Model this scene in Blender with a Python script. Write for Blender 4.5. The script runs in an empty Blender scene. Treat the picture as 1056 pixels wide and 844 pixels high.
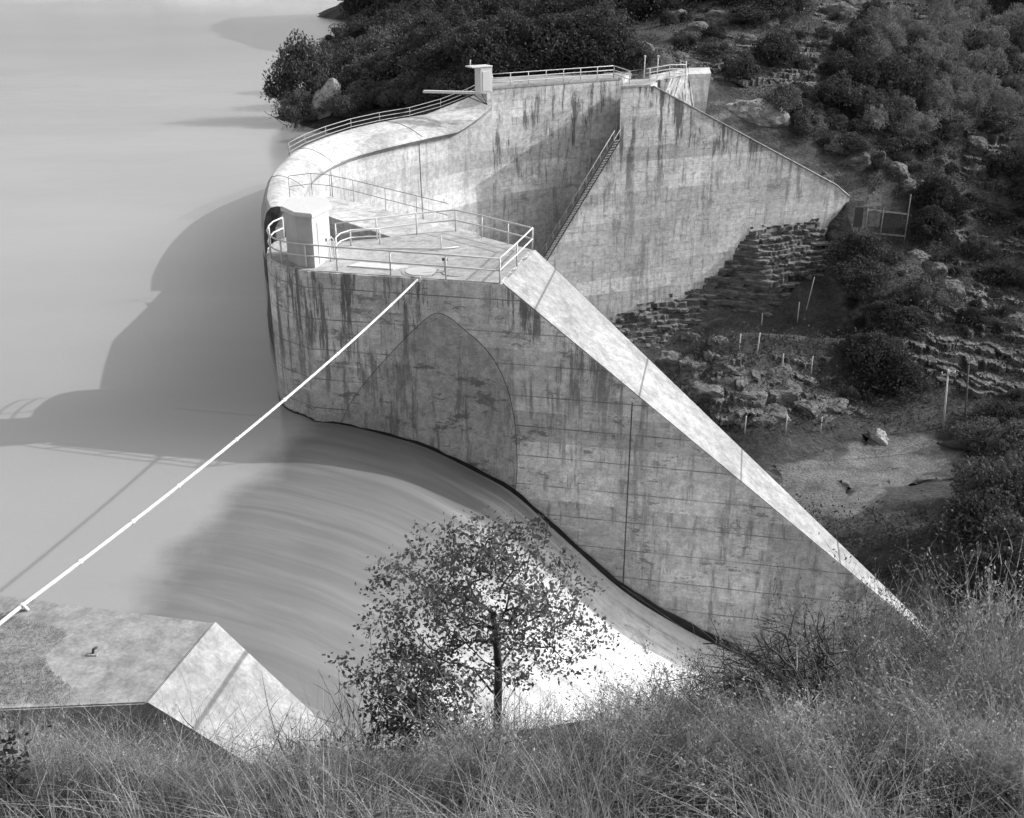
import bpy, bmesh, math, random
import numpy as np
from mathutils import Vector, noise as mn
random.seed(7); rng = np.random.default_rng(7)
R = math.radians
sc = bpy.context.scene
COL = sc.collection
# ------------------------------------------------------------------ camera model (survey of the photograph)
F, CX, CY = 1125.0, 528.0, 422.0
TH = R(23.4); HC = 20.7
ct, st = math.cos(TH), math.sin(TH)
CAM = Vector((0, 0, HC))
def ray(px, py):
    u = (px-CX)/F; v = (CY-py)/F
    return Vector((u, ct+v*st, -st+v*ct))
def atz(px, py, z):
    d = ray(px, py); return CAM + d*((z-HC)/d.z)
def atY(px, py, Y):
    d = ray(px, py); return CAM + d*(Y/d.y)
def onplane(px, py, p0, n):
    d = ray(px, py); return CAM + d*((Vector(p0)-CAM).dot(n)/d.dot(n))
cam = bpy.data.cameras.new('camera'); co = bpy.data.objects.new('camera', cam); COL.objects.link(co)
co.location = CAM; co.rotation_euler = (math.pi/2-TH, 0, 0)
cam.sensor_width = 36; cam.lens = 36*F/1056; cam.clip_start = .1; cam.clip_end = 5000
sc.camera = co
# ------------------------------------------------------------------ light
AZ, EL = R(13), R(32)
w = bpy.data.worlds.new('World'); sc.world = w; w.use_nodes = True
nt = w.node_tree; nt.nodes.clear()
sky = nt.nodes.new('ShaderNodeTexSky'); sky.sky_type = 'NISHITA'; sky.sun_disc = False
sky.sun_elevation = EL; sky.sun_rotation = math.pi/2-AZ
sky.air_density = 1.3; sky.dust_density = 5.0
bw = nt.nodes.new('ShaderNodeRGBToBW'); bg = nt.nodes.new('ShaderNodeBackground'); bg.inputs[1].default_value = .15
wo = nt.nodes.new('ShaderNodeOutputWorld')
nt.links.new(sky.outputs[0], bw.inputs[0]); nt.links.new(bw.outputs[0], bg.inputs[0]); nt.links.new(bg.outputs[0], wo.inputs[0])
sl = bpy.data.lights.new('sun', 'SUN'); sl.energy = 2.1; sl.angle = R(.5)
so = bpy.data.objects.new('sun', sl); COL.objects.link(so)
sdir = Vector((math.cos(AZ)*math.cos(EL), math.sin(AZ)*math.cos(EL), math.sin(EL)))
so.rotation_euler = (-sdir).to_track_quat('-Z', 'Y').to_euler(); so.location = (60, 20, 60)
vs = sc.view_settings; vs.view_transform = 'Standard'; vs.look = 'None'; vs.exposure = 0.78; vs.gamma = 1
# ------------------------------------------------------------------ materials
class N:
    def __init__(s, name, rough=.8, spec=.3):
        s.m = bpy.data.materials.new(name); s.m.use_nodes = True; s.t = s.m.node_tree
        s.b = s.t.nodes['Principled BSDF']; s.b.inputs['Roughness'].default_value = rough
        s.b.inputs['Specular IOR Level'].default_value = spec
        s.geo = s.t.nodes.new('ShaderNodeNewGeometry'); s.pos = s.geo.outputs['Position']
    def lk(s, a, b): s.t.links.new(a, b)
    def put(s, sock, v):
        if hasattr(v, 'links') or isinstance(v, bpy.types.NodeSocket): s.lk(v, sock)
        else: sock.default_value = v
    def local(s):
        n = s.t.nodes.new('ShaderNodeTexCoord'); s.pos = n.outputs['Object']
    def noise(s, scale, xyz=(1, 1, 1), detail=4, rough=.55, dist=0):
        mp = s.t.nodes.new('ShaderNodeVectorMath'); mp.operation = 'MULTIPLY'
        s.lk(s.pos, mp.inputs[0]); mp.inputs[1].default_value = xyz
        n = s.t.nodes.new('ShaderNodeTexNoise'); n.inputs['Scale'].default_value = scale
        n.inputs['Detail'].default_value = detail; n.inputs['Roughness'].default_value = rough
        n.inputs['Distortion'].default_value = dist
        s.lk(mp.outputs[0], n.inputs['Vector']); return n.outputs['Fac']
    def ma(s, op, a, b=0.0, c=None, clamp=False):
        n = s.t.nodes.new('ShaderNodeMath'); n.operation = op; n.use_clamp = clamp
        s.put(n.inputs[0], a); s.put(n.inputs[1], b)
        if c is not None: s.put(n.inputs[2], c)
        return n.outputs[0]
    def rng(s, v, a, b, c=0.0, d=1.0):
        n = s.t.nodes.new('ShaderNodeMapRange'); n.interpolation_type = 'SMOOTHSTEP'
        s.put(n.inputs[0], v)
        for i, q in enumerate((a, b, c, d)): s.put(n.inputs[i+1], q)
        return n.outputs[0]
    def mix(s, f, a, b):
        n = s.t.nodes.new('ShaderNodeMix'); n.data_type = 'FLOAT'
        s.put(n.inputs[0], f); s.put(n.inputs[2], a); s.put(n.inputs[3], b); return n.outputs[0]
    def axis(s, x, y, z):
        n = s.t.nodes.new('ShaderNodeVectorMath'); n.operation = 'DOT_PRODUCT'
        s.lk(s.pos, n.inputs[0]); n.inputs[1].default_value = (x, y, z); return n.outputs['Value']
    def col(s, v): s.put(s.b.inputs['Base Color'], v if isinstance(v, bpy.types.NodeSocket) else (v, v, v, 1))
    def bump(s, h, strength=.4, dist=.05):
        n = s.t.nodes.new('ShaderNodeBump'); n.inputs['Strength'].default_value = strength
        n.inputs['Distance'].default_value = dist; s.lk(h, n.inputs['Height']); s.lk(n.outputs[0], s.b.inputs['Normal'])
def concrete(name, base, stain=.5, streak=.5, lift=1.5, line=.5, top=None, along=None, joint=None, lo=.10):
    n = N(name, .85, .25)
    big = n.rng(n.noise(.16, (1, 1, 1.2)), .35, .65)
    v = n.mix(big, base*.84, base*1.12)
    fine = n.noise(2.2, (1, 1, 1), 8, .7)
    v = n.ma('MULTIPLY', v, n.rng(fine, .28, .72, .72, 1.22)); v = n.ma('MULTIPLY', v, n.rng(n.noise(11, (1, 1, 1), 5, .7), .3, .7, .82, 1.15))
    if streak:
        sk = n.rng(n.noise(1.3, (1, 1, .10), 10, .8), .49, .57)
        pt = n.rng(n.noise(.30, (1, 1, .55), 6, .65), .42, .52)
        k = n.ma('MULTIPLY', n.ma('MULTIPLY', sk, pt), streak)
        if top is not None:
            k = n.ma('MULTIPLY', k, n.rng(n.axis(0, 0, 1), top[0], top[1], .5, 1.6), clamp=True)
        v = n.mix(k, v, base*.22)
        wk = n.ma('MULTIPLY', n.rng(n.noise(1.6, (1, 1, .04), 6, .7), .6, .74), .35)
        v = n.mix(wk, v, base*1.35)
    if stain:
        bl = n.rng(n.noise(.55, (1, 1, 2.6), 12, .8), .555, .595)
        v = n.mix(n.ma('MULTIPLY', bl, stain), v, base*.3)
    h = fine
    if lift:
        zz = n.ma('ADD', n.ma('DIVIDE', n.axis(0, 0, 1), lift), n.ma('MULTIPLY', n.noise(.5), .05))
        fr = n.ma('ABSOLUTE', n.ma('SUBTRACT', n.ma('FRACT', zz), .5))
        ln = n.ma('MULTIPLY', n.rng(fr, .032, .0), n.rng(n.noise(.7, (1, 1, 3)), .35, .6, .4, 1.0))
        v = n.mix(n.ma('MULTIPLY', ln, line), v, base*.25)
        pn = n.ma('FLOOR', n.ma('DIVIDE', n.axis(.978, -.209, 0), 2.3))
        hsh = n.ma('FRACT', n.ma('MULTIPLY', n.ma('SINE', n.ma('ADD', n.ma('MULTIPLY', pn, 7.31), n.ma('MULTIPLY', n.ma('FLOOR', zz), 3.77))), 91.3))
        v = n.ma('MULTIPLY', v, n.mix(hsh, .84, 1.12))
        drip = n.ma('MULTIPLY', n.rng(n.ma('FRACT', zz), .05, .5), n.rng(n.noise(2.6, (1, 1, .10), 8, .75), .52, .60))
        v = n.mix(n.ma('MULTIPLY', drip, stain*.7), v, base*.35)
        bd = n.ma('SINE', n.ma('MULTIPLY', n.axis(0, 0, 1), 36.0))
        bm = n.noise(7, (.25, .25, 3.0), 3)
        v = n.ma('MULTIPLY', v, n.rng(bm, .35, .65, .92, 1.06))
        # shade between lifts: each pour has a tone of its own
        fl = n.ma('FLOOR', zz)
        tone = n.ma('FRACT', n.ma('MULTIPLY', n.ma('SINE', n.ma('MULTIPLY', fl, 12.9)), 43.7))
        v = n.ma('MULTIPLY', v, n.mix(tone, .82, 1.12))
        h = n.ma('ADD', n.ma('MULTIPLY', bd, .10), fine)
        h = n.ma('SUBTRACT', h, n.ma('MULTIPLY', ln, .8))
    if joint is not None:     # vertical construction joints, along (ax, ay) every p metres
        ax, ay, p, off = joint
        q = n.ma('ABSOLUTE', n.ma('SUBTRACT', n.ma('FRACT', n.ma('DIVIDE', n.ma('ADD', n.axis(ax, ay, 0), off), p)), .5))
        jl = n.rng(q, .06/p, .015/p)
        v = n.mix(n.ma('MULTIPLY', jl, .7), v, base*.2)
    n.col(n.ma('MAXIMUM', v, .03)); n.bump(h, .35, .04)
    return n.m
def plain(name, c, rough=.5, var=.15, scale=6, metallic=0):
    n = N(name, rough, .4); n.local()
    n.col(n.rng(n.noise(scale, detail=5), .3, .7, c*(1-var), c*(1+var))); n.b.inputs['Metallic'].default_value = metallic
    return n.m
def foliage(name, lo, hi, transl=.25):
    n = N(name, .9, .06)
    oi = n.t.nodes.new('ShaderNodeObjectInfo')
    v = n.rng(n.noise(1.3, detail=3), .35, .65, lo, hi)
    v = n.ma('MULTIPLY', v, n.rng(n.noise(14, detail=1), .3, .7, .7, 1.3))
    v = n.ma('MULTIPLY', v, n.mix(oi.outputs['Random'], .72, 1.3))
    n.col(v)
    tr = n.t.nodes.new('ShaderNodeBsdfTranslucent'); n.lk(v, tr.inputs[0])
    mx = n.t.nodes.new('ShaderNodeMixShader'); mx.inputs[0].default_value = transl
    out = n.t.nodes['Material Output']
    n.lk(n.b.outputs[0], mx.inputs[1]); n.lk(tr.outputs[0], mx.inputs[2]); n.lk(mx.outputs[0], out.inputs[0])
    return n.m
M = {}
M['wall'] = concrete('pier wall concrete', .62, .8, .7, 1.45, .95, (-1, 7))
M['deck'] = concrete('deck concrete', .35, .25, 0, 0)
M['slope'] = concrete('buttress slope concrete', .34, .22, .3, 0, joint=(.98, -.2, 4.6, 1.0))
M['scar'] = concrete('cut concrete', .40, .85, .6, 0)
M['arch'] = concrete('arch concrete', .52, .10, .28, 1.6, .35)
M['farwall'] = concrete('far wall concrete', .64, .5, .8, 1.5, .45, (-8, 7))
M['dark_concrete'] = concrete('dark streaked concrete', .13, .6, .9, 0, lo=.05)  # low, streaked tone for the lower upstream arch faces and link filler
M['near'] = concrete('near abutment concrete', .31, .3, .2, 0)
M['nearslope'] = concrete('near slope concrete', .33, .12, .15, 0, joint=(.98, -.2, 2.6, .4))
M['white'] = plain('white paint', .56, .45, .06)
M['hut'] = plain('hut paint', .45, .6, .07, 2)
M['galv'] = plain('galvanised pipe', .6, .45, .12)
M['dark'] = plain('dark metal', .07, .6, .3)
M['grey'] = plain('grey metal', .3, .5, .2)
M['wet'] = plain('wet algae', .022, .3, .4, 2)
M['wood'] = plain('weathered wood', .22, .8, .3, 3)
M['bark'] = plain('bark', .06, .9, .4, 9)
M['twig'] = plain('twig', .10, .9, .5, 9)
M['dead'] = plain('dead twig', .035, .9, .4, 9)
M['straw'] = foliage('dry grass', .22, .44, .35)
M['straw2'] = foliage('dry brush', .15, .32, .35)
M['dryleaf'] = foliage('brown twigs', .07, .17, .2)
M['leafA'] = foliage('dark leaves', .05, .09)
M['leafB'] = foliage('grey green leaves', .085, .15)
M['leafC'] = foliage('pale brush leaves', .15, .26)
M['leafS'] = foliage('sapling leaves', .08, .21, .35)
def rockm(name, lo, hi, strata=0):
    n = N(name, .9, .2)
    v = n.rng(n.noise(.7, (1, 1, 1+strata), 8, .68), .32, .66, lo, hi)
    cr = n.rng(n.noise(2.5, (1, 1, 1+strata*2), 6, .7, .8), .40, .48)
    v = n.ma('MULTIPLY', v, n.mix(cr, .45, 1.0)); n.col(v)
    n.bump(n.ma('ADD', n.noise(2.5, (1, 1, 1+strata*2), 8, .7, .8), n.noise(.7, detail=5)), .9, .25); return n.m
M['rock'] = rockm('sandstone', .08, .22, 1)
M['ledge'] = rockm('ledge stone', .09, .27, 3)
M['pale'] = rockm('pale rock', .30, .48)
M['scarp'] = rockm('bare scarp', .22, .38)
def terrm():
    n = N('hillside soil', .95, .1)
    v = n.rng(n.noise(.18, detail=9, rough=.7), .35, .65, .045, .105)
    up = n.axis(0, 0, 1)
    nz = n.t.nodes.new('ShaderNodeSeparateXYZ'); n.lk(n.geo.outputs['Normal'], nz.inputs[0])
    st_ = n.rng(n.noise(.55, (.5, .5, 2.2), 8, .7), .42, .62, .05, .16)
    v = n.mix(n.rng(nz.outputs['Z'], .86, .62), v, st_)
    v = n.ma('MULTIPLY', v, n.rng(n.noise(3.5, detail=8, rough=.75), .3, .7, .55, 1.4)); n.col(v)
    n.bump(n.noise(1.4, detail=10, rough=.72), 1.0, .5); return n.m
M['soil'] = terrm()
n_ = N('track gravel', .95, .1); at_ = n_.t.nodes.new('ShaderNodeAttribute'); at_.attribute_name = 'edge'
g_ = n_.ma('MULTIPLY', n_.rng(n_.noise(.5, detail=9, rough=.7), .3, .7, .10, .20), n_.rng(n_.noise(6, detail=4), .3, .7, .6, 1.3))
m_ = n_.rng(n_.ma('ADD', at_.outputs['Fac'], n_.ma('MULTIPLY', n_.ma('SUBTRACT', n_.noise(.55, detail=8, rough=.7), .5), 1.5)), .25, .6)
n_.col(n_.mix(m_, n_.rng(n_.noise(.5, detail=9, rough=.7), .3, .7, .04, .09), g_)); n_.bump(n_.noise(5, detail=6), .8, .15); M['gravel'] = n_.m
n_ = N('far hills', .95, .1); n_.col(n_.rng(n_.noise(.03, detail=8, rough=.7), .35, .65, .25, .45)); M['hills'] = n_.m  # pale tone stands in for haze over the distance
n_ = N('slope soil', .95, .1); n_.col(n_.rng(n_.noise(1.5, detail=8, rough=.7), .3, .7, .04, .12)); M['slopesoil'] = n_.m

# ------------------------------------------------------------------ object helpers
def link(name, me, mat=None, parent=None):
    o = bpy.data.objects.new(name, me); COL.objects.link(o)
    if mat is not None and me is not None:
        if isinstance(mat, (list, tuple)):
            for q in mat: me.materials.append(q)
        elif not me.materials: me.materials.append(mat)
    if parent is not None: o.parent = parent
    return o
def tag(o, label=None, cat=None, group=None, kind=None):
    if label: o['label'] = label
    if cat: o['category'] = cat
    if group: o['group'] = group
    if kind: o['kind'] = kind
    return o
def empty(name, loc, label, cat, group=None):
    o = bpy.data.objects.new(name, None); COL.objects.link(o); o.location = loc; o.empty_display_size = .2
    return tag(o, label, cat, group)
def child(name, me, mat, par):
    """mesh given in world space, parented to an Empty with no rotation"""
    me.transform(__import__('mathutils').Matrix.Translation(-Vector(par.location)))
    return link(name, me, mat, par)
def mesh(name, v, f, smooth=False):
    me = bpy.data.meshes.new(name); me.from_pydata([tuple(p) for p in v], [], f); me.update()
    if smooth: me.polygons.foreach_set('use_smooth', [True]*len(me.polygons))
    return me
def qmesh(name, Q):
    """Q: (n,4,3) array of quads"""
    Q = np.asarray(Q, np.float32); n = len(Q)
    me = bpy.data.meshes.new(name); me.vertices.add(n*4); me.vertices.foreach_set('co', Q.reshape(-1))
    me.loops.add(n*4); me.loops.foreach_set('vertex_index', np.arange(n*4, dtype=np.int32))
    me.polygons.add(n); me.polygons.foreach_set('loop_start', np.arange(n, dtype=np.int32)*4)
    me.polygons.foreach_set('loop_total', np.full(n, 4, np.int32)); me.update(calc_edges=True); me.validate(); return me
def tubes(name, segs, k=6, smooth=True):
    """segs: list of (polyline, radius or list of radii)"""
    V = []; Fc = []
    for pl, r in segs:
        pl = [Vector(p) for p in pl]; m = len(pl)
        rs = r if isinstance(r, (list, tuple)) else [r]*m
        b = len(V); prev = None
        for i, p in enumerate(pl):
            d = (pl[min(i+1, m-1)]-pl[max(i-1, 0)]).normalized()
            if prev is None: a = d.cross(Vector((0, 0, 1)) if abs(d.z) < .95 else Vector((1, 0, 0))).normalized()
            else: a = (prev - d*prev.dot(d)).normalized()
            prev = a; c = d.cross(a)
            for j in range(k):
                t = 2*math.pi*j/k
                V.append(p + (a*math.cos(t)+c*math.sin(t))*rs[i])
        for i in range(m-1):
            for j in range(k):
                j2 = (j+1) % k
                Fc.append((b+i*k+j, b+i*k+j2, b+(i+1)*k+j2, b+(i+1)*k+j))
        Fc.append(tuple(b+j for j in range(k))[::-1]); Fc.append(tuple(b+(m-1)*k+j for j in range(k)))
    return mesh(name, V, Fc, smooth)
def box(name, c, ax, ay, az_, sx, sy, sz, bev=0):
    c = Vector(c); ax = Vector(ax).normalized(); ay = Vector(ay).normalized(); az_ = Vector(az_).normalized()
    bm = bmesh.new(); vs_ = [bm.verts.new(c+ax*(i*sx/2)+ay*(j*sy/2)+az_*(k*sz/2)) for k in (-1, 1) for j in (-1, 1) for i in (-1, 1)]
    for f in ((0, 2, 3, 1), (4, 5, 7, 6), (0, 1, 5, 4), (2, 6, 7, 3), (0, 4, 6, 2), (1, 3, 7, 5)): bm.faces.new([vs_[q] for q in f])
    if bev: bmesh.ops.bevel(bm, geom=bm.edges[:], offset=bev, segments=1, affect='EDGES')
    bmesh.ops.recalc_face_normals(bm, faces=bm.faces[:])
    me = bpy.data.meshes.new(name); bm.to_mesh(me); bm.free(); return me
def prism(name, top, zb, bev=0):
    """top: loop of points (any z) capped and walled down to zb"""
    bm = bmesh.new(); a = [bm.verts.new(p) for p in top]; b = [bm.verts.new((p[0], p[1], zb)) for p in top]
    n = len(a); tf = bm.faces.new(a); bm.faces.new(b[::-1])
    for i in range(n): bm.faces.new((a[i], b[i], b[(i+1) % n], a[(i+1) % n]))
    if bev: bmesh.ops.bevel(bm, geom=[e for e in tf.edges], offset=bev, segments=2, affect='EDGES')
    bmesh.ops.recalc_face_normals(bm, faces=bm.faces[:])
    me = bpy.data.meshes.new(name); bm.to_mesh(me); bm.free(); return me
def catmull(P, n):
    P = [np.array(p, float) for p in P]; P = [2*P[0]-P[1]]+P+[2*P[-1]-P[-2]]; out = []
    for i in range(1, len(P)-2):
        for k in range(n):
            t = k/n; a, b, c, d = P[i-1:i+3]
            out.append(.5*((2*b)+(-a+c)*t+(2*a-5*b+4*c-d)*t*t+(-a+3*b-3*c+d)*t**3))
    out.append(P[-2]); return out
# ------------------------------------------------------------------ key geometry of the dam
ZD = 7.2
P0 = atz(517, 293, ZD); Wd = Vector((.978, -.209, 0)).normalized(); Nw = Vector((-.209, -.978, 0)).normalized()   # Wd downstream along the pier, Nw out of its face
PF = atz(550, 258, ZD)
def wallpt(px, py): return onplane(px, py, P0, Nw)
# chute profile along the pier wall: contact line read off the photograph
contact = [(300, 434), (350, 438.5), (400, 450), (440, 462), (490, 486), (530, 509), (580, 554), (640, 607), (700, 645), (770, 680)]
prof = []
for p in contact:
    q = wallpt(*p); prof.append(((q-P0).dot(Wd), q.z))
_z0 = prof[0][1]; prof = [(a_, b_-_z0*max(0, 1-i_/4)) for i_, (a_, b_) in enumerate(prof)]
prof = [(prof[0][0]-16, .0), (prof[0][0]-4, .0)] + [(s, min(z, -.0)) for s, z in prof]
ls, lz = prof[-1]; prof += [(ls+5, lz-2.2), (ls+11, lz-4.8), (ls+20, lz-9)]
pc = catmull([(s, z) for s, z in prof], 10); PS = np.array([q[0] for q in pc]); PZ = np.array([q[1] for q in pc])
PZ = np.minimum(PZ, 0)
def chute_z(s): return float(np.interp(s, PS, PZ))
S0 = prof[1][0]-2

# ------------------------------------------------------------------ spillway pier
F0 = atz(220, 642, ZD)
m1 = None
q = wallpt(875, 590); m1 = (ZD-q.z)/((q-P0).dot(Wd))
sn = Vector((Wd.x*m1, Wd.y*m1, 1)).normalized()       # normal of the sloping top
near_bot = P0 + Wd*23; near_bot.z = ZD-23*m1
far_bot = onplane(963, 655, P0, sn)
e = (far_bot-PF); far_bot = PF + e*1.02
pier = empty('spillway_pier', (P0.x, P0.y, 0), 'massive grey concrete pier with rounded nose and long pale sloping buttress beside the spillway', 'dam pier')
nose = [(403, 284.7), (348, 280.5), (315.6, 277.8), (300, 276), (290, 273.8), (282, 270.8), (277, 267), (274.5, 262), (276, 256), (281.5, 250), (292, 245.5), (306, 243.5), (330, 246), (348, 250), (389, 246.5), (430, 241), (471, 237.2)]
deckloop = [P0] + [atz(x, y, ZD) for x, y in nose] + [PF]
# keep the straight part of the near face exactly in its plane
for i in (1, 2, 3): deckloop[i] = P0 + Wd*((deckloop[i]-P0).dot(Wd))
child('pier_body', prism('pier_body', deckloop, -26, .05), M['wall'], pier)
dl = []
cen = sum(deckloop, Vector())/len(deckloop)
dk = [p + (cen-p).normalized()*.12 + Vector((0, 0, .03)) for p in deckloop]
child('deck_surface', prism('deck_surface', dk, ZD-.1), M['deck'], pier)
bt = [P0+Wd*.0, near_bot, far_bot, PF]
child('buttress', prism('buttress', [P0+Wd*.006, near_bot, far_bot, PF+Wd*.006], -30), M['wall'], pier)
sl_ = [P0+Wd*.06-Nw*.03, near_bot-Nw*.03, far_bot, PF+Wd*.06]
up = sn*.035
child('slope_surface', mesh('slope_surface', [p+up for p in sl_]+[p-sn*.15 for p in sl_], [(0, 1, 2, 3), (7, 6, 5, 4), (0, 4, 5, 1), (1, 5, 6, 2), (2, 6, 7, 3), (3, 7, 4, 0)]), M['slope'], pier)
# ogee-shaped scar of the cut-down crest on the wall
sp = [(352, 436), (362, 415), (378, 393), (400, 368), (425, 342), (442, 327), (452, 323), (464, 328), (480, 341), (497, 356), (511, 374), (523, 400), (530, 430), (533, 465), (533, 490), (531, 508)]
sw = [wallpt(*p) for p in sp]
sw = [Vector(a) for a in catmull([tuple(a) for a in sw], 4)]
low = [P0+Wd*s+Vector((0, 0, chute_z(s)-1.5-ZD)) for s in np.linspace((sw[-1]-P0).dot(Wd), (sw[0]-P0).dot(Wd), 12)]
lp = sw + low
n = len(lp)
vv = [p+Nw*.02 for p in lp]+[p-Nw*.1 for p in lp]
me = mesh('crest_scar', vv, [tuple(range(n)), tuple(range(2*n-1, n-1, -1))]+[(i, n+i, n+(i+1) % n, (i+1) % n) for i in range(n)])
tag(child('crest_scar', me, M['scar'], pier), 'ogee shaped scar of rougher stained concrete on the pier wall')
# bulging old crest rim
child('scar_rim', tubes('scar_rim', [([p+Nw*.01 for p in sw], .017)], 5), M['dark'], pier)
# wet dark band at the water's contact
vv = []; ff = []
ss = np.linspace((deckloop[3]-P0).dot(Wd), ls+6, 60)
for i, s in enumerate(ss):
    t = np.clip((s+9)/18, 0, 1); h = .12+.75*t**1.2 + .06*math.sin(s*3.1)+.04*math.sin(s*7.7)
    z = chute_z(s)
    a = P0+Wd*s+Nw*.05; vv += [Vector((a.x, a.y, z-.6)), Vector((a.x, a.y, z+h*.55))]
    if i: ff.append((2*i-2, 2*i, 2*i+1, 2*i-1))
child('wet_band', mesh('wet_band', vv, ff), M['wet'], pier)
vv = []; ff = []
nl_ = [tuple(deckloop[i]) for i in range(3, 11)]; nl_ = [Vector(q_) for q_ in catmull(nl_, 4)]
cc_ = sum(deckloop, Vector())/len(deckloop)
for i, q_ in enumerate(nl_):
    o_ = (q_-cc_); o_.z = 0; o_ = o_.normalized()*.03; vv += [Vector((q_.x+o_.x, q_.y+o_.y, -.5)), Vector((q_.x+o_.x, q_.y+o_.y, .10+.03*math.sin(i*2.3)))]
    if i: ff.append((2*i-2, 2*i, 2*i+1, 2*i-1))
child('wet_band', mesh('wet_band', vv, ff), M['wet'], pier)
# vertical joint on the pier wall (652,415)-(642,600)
a = wallpt(652, 415); b = wallpt(642, 612)
child('wall_joint', box('wall_joint', ((a+b)/2)+Nw*.004, Wd, Nw, (b-a), .05, .02, (b-a).length), M['dark'], pier)
# arch-end link wall behind the pier deck
link_t = [atz(304, 205, 6.0), atz(342, 203, 6.0), atz(492, 240, 6.0), atz(425, 252, 6.0), atz(340, 224, 6.0)]
lr_ = [(-14.9, 69.8), (-13.7, 65), (-13.0, 59.6), (-12.2, 56.0), (-11.3, 52.6)]; lo_ = [(-15.97, 70.2), (-15.0, 64.5), (-13.9, 59), (-12.8, 55.2), (-11.75, 51.6)]
lw = empty('link_wall', (link_t[0].x, link_t[0].y, 0), 'flat topped concrete wall joining the pier to the curved crest behind the white hut', 'wall')
child('link_body', prism('link_body', link_t, -25, .04), M['arch'], lw)
lv = []; lf = []  # added filler wall, ridge shaped for the shadow it throws on the lake
for i, (r_, o_) in enumerate(zip(lr_, lo_)):
    hz_ = (4.7, 5.4, 5.9, 5.9, 5.9)[i]
    lv += [(o_[0], o_[1], -25), (o_[0], o_[1], 1.0), (r_[0]-.12, r_[1]-.05, hz_), (r_[0]+.1, r_[1]+.05, hz_), (r_[0]+.6, r_[1]+.3, -25)]
    if i: lf += [((i-1)*5+j, i*5+j, i*5+j+1, (i-1)*5+j+1) for j in range(4)]
lf += [(0, 1, 2, 3, 4), (24, 23, 22, 21, 20)]
child('link_filler', mesh('link_filler', lv, lf), M['dark_concrete'], lw)
# ------------------------------------------------------------------ curved overflow arch
O = [(-15.9, 68.6), (-16.9, 72.5), (-17.9, 80), (-18.1, 88), (-17.0, 94.5), (-14.6, 101.5), (-10.8, 107.2), (-6.2, 111.6), (-2.2, 113.6)]
L = [(-12.8, 68.4), (-14.0, 73), (-14.9, 80), (-14.5, 86.5), (-12.9, 92), (-9.8, 97.5), (-6.2, 102.6), (-3.6, 105.9), (-1.9, 107.6)]
O = catmull(O, 8); L = catmull(L, 8)
prf = [(-.03, -25), (-.03, -2), (-.01, 1.5), (.0, 3.0), (.03, 4.0), (.09, 4.6), (.19, 4.95), (.33, 5.05), (.5, 4.98), (.68, 4.75), (.84, 4.45), (.96, 4.12), (1.0, 3.9), (.90, 3.45), (.91, 0), (.96, -8), (1.05, -30)]
V = []; Fc = []
k = len(prf); n = len(O)
def arch_rise(i): return 1.9*max(0, (i/(n-1)-.80)/.20)
for i in range(n):
    for (a, z) in prf:
        p = O[i]+(L[i]-O[i])*a; V.append((p[0], p[1], z+(arch_rise(i) if z > 3.3 else 0)))
for i in range(n-1):
    for j in range(k-1): Fc.append((i*k+j, (i+1)*k+j, (i+1)*k+j+1, i*k+j+1))
Fc.append(tuple(range(k))); Fc.append(tuple(range((n-1)*k, n*k))[::-1])
arch = empty('arch_dam', (-14, 90, 0), 'pale curved overflow dam crest sweeping round behind the pier to the far abutment', 'dam')
me = mesh('arch_wall', V, Fc, True)
bm = bmesh.new(); bm.from_mesh(me); bmesh.ops.recalc_face_normals(bm, faces=bm.faces[:]); 
for f in bm.faces: f.smooth = len(f.verts) == 4
for ed in bm.edges:
    if len(ed.link_faces) == 2 and ed.calc_face_angle() > R(35): ed.smooth = False
bm.to_mesh(me); bm.free()
aw = child('arch_wall', me, [M['arch'], M['dark_concrete']], arch)
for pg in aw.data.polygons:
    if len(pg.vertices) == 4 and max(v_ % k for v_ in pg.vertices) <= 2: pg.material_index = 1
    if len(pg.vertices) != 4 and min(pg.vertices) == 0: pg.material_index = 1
# joints across the crest
for i in (14, 26, 44):
    seg = [Vector(V[i*k+j])+Vector((0, 0, .02)) for j in range(3, 12)]
    child('joint', tubes('joint', [(seg, .02)], 4), M['dark'], arch)
for i in (26, 44):
    seg = [Vector(V[i*k+j]) for j in (13, 14, 15, 16)]; dd = (Vector((L[i][0], L[i][1], 0))-Vector((O[i][0], O[i][1], 0))).normalized()*.02
    child('joint', tubes('joint', [([p+dd for p in seg], .03)], 4), M['dark'], arch)
# ------------------------------------------------------------------ far abutment
A = atz(502, 93, ZD); DL = Vector((math.cos(R(31)), math.sin(R(31)), 0)); B = A+DL*16.2
C = atz(640, 91, ZD); Wr = Vector((math.cos(R(22)), math.sin(R(22)), 0)); Nf = Vector((math.sin(R(22)), -math.cos(R(22)), 0))
far = empty('abutment_wall', (A.x, A.y, 0), 'tall streaked concrete abutment wall at the far end of the dam with sloping right top edge', 'dam abutment')
S1 = C+Wr*3.6; S2 = onplane(862, 191, C, Nf); S3 = onplane(876, 203, C, Nf)
back = Vector((.25, .97, 0)).normalized()
child('recessed_wall', prism('recessed_wall', [A, B, B+back*6, A+Vector((-.4, 8, 0))], -40, .03), M['farwall'], far)
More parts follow.
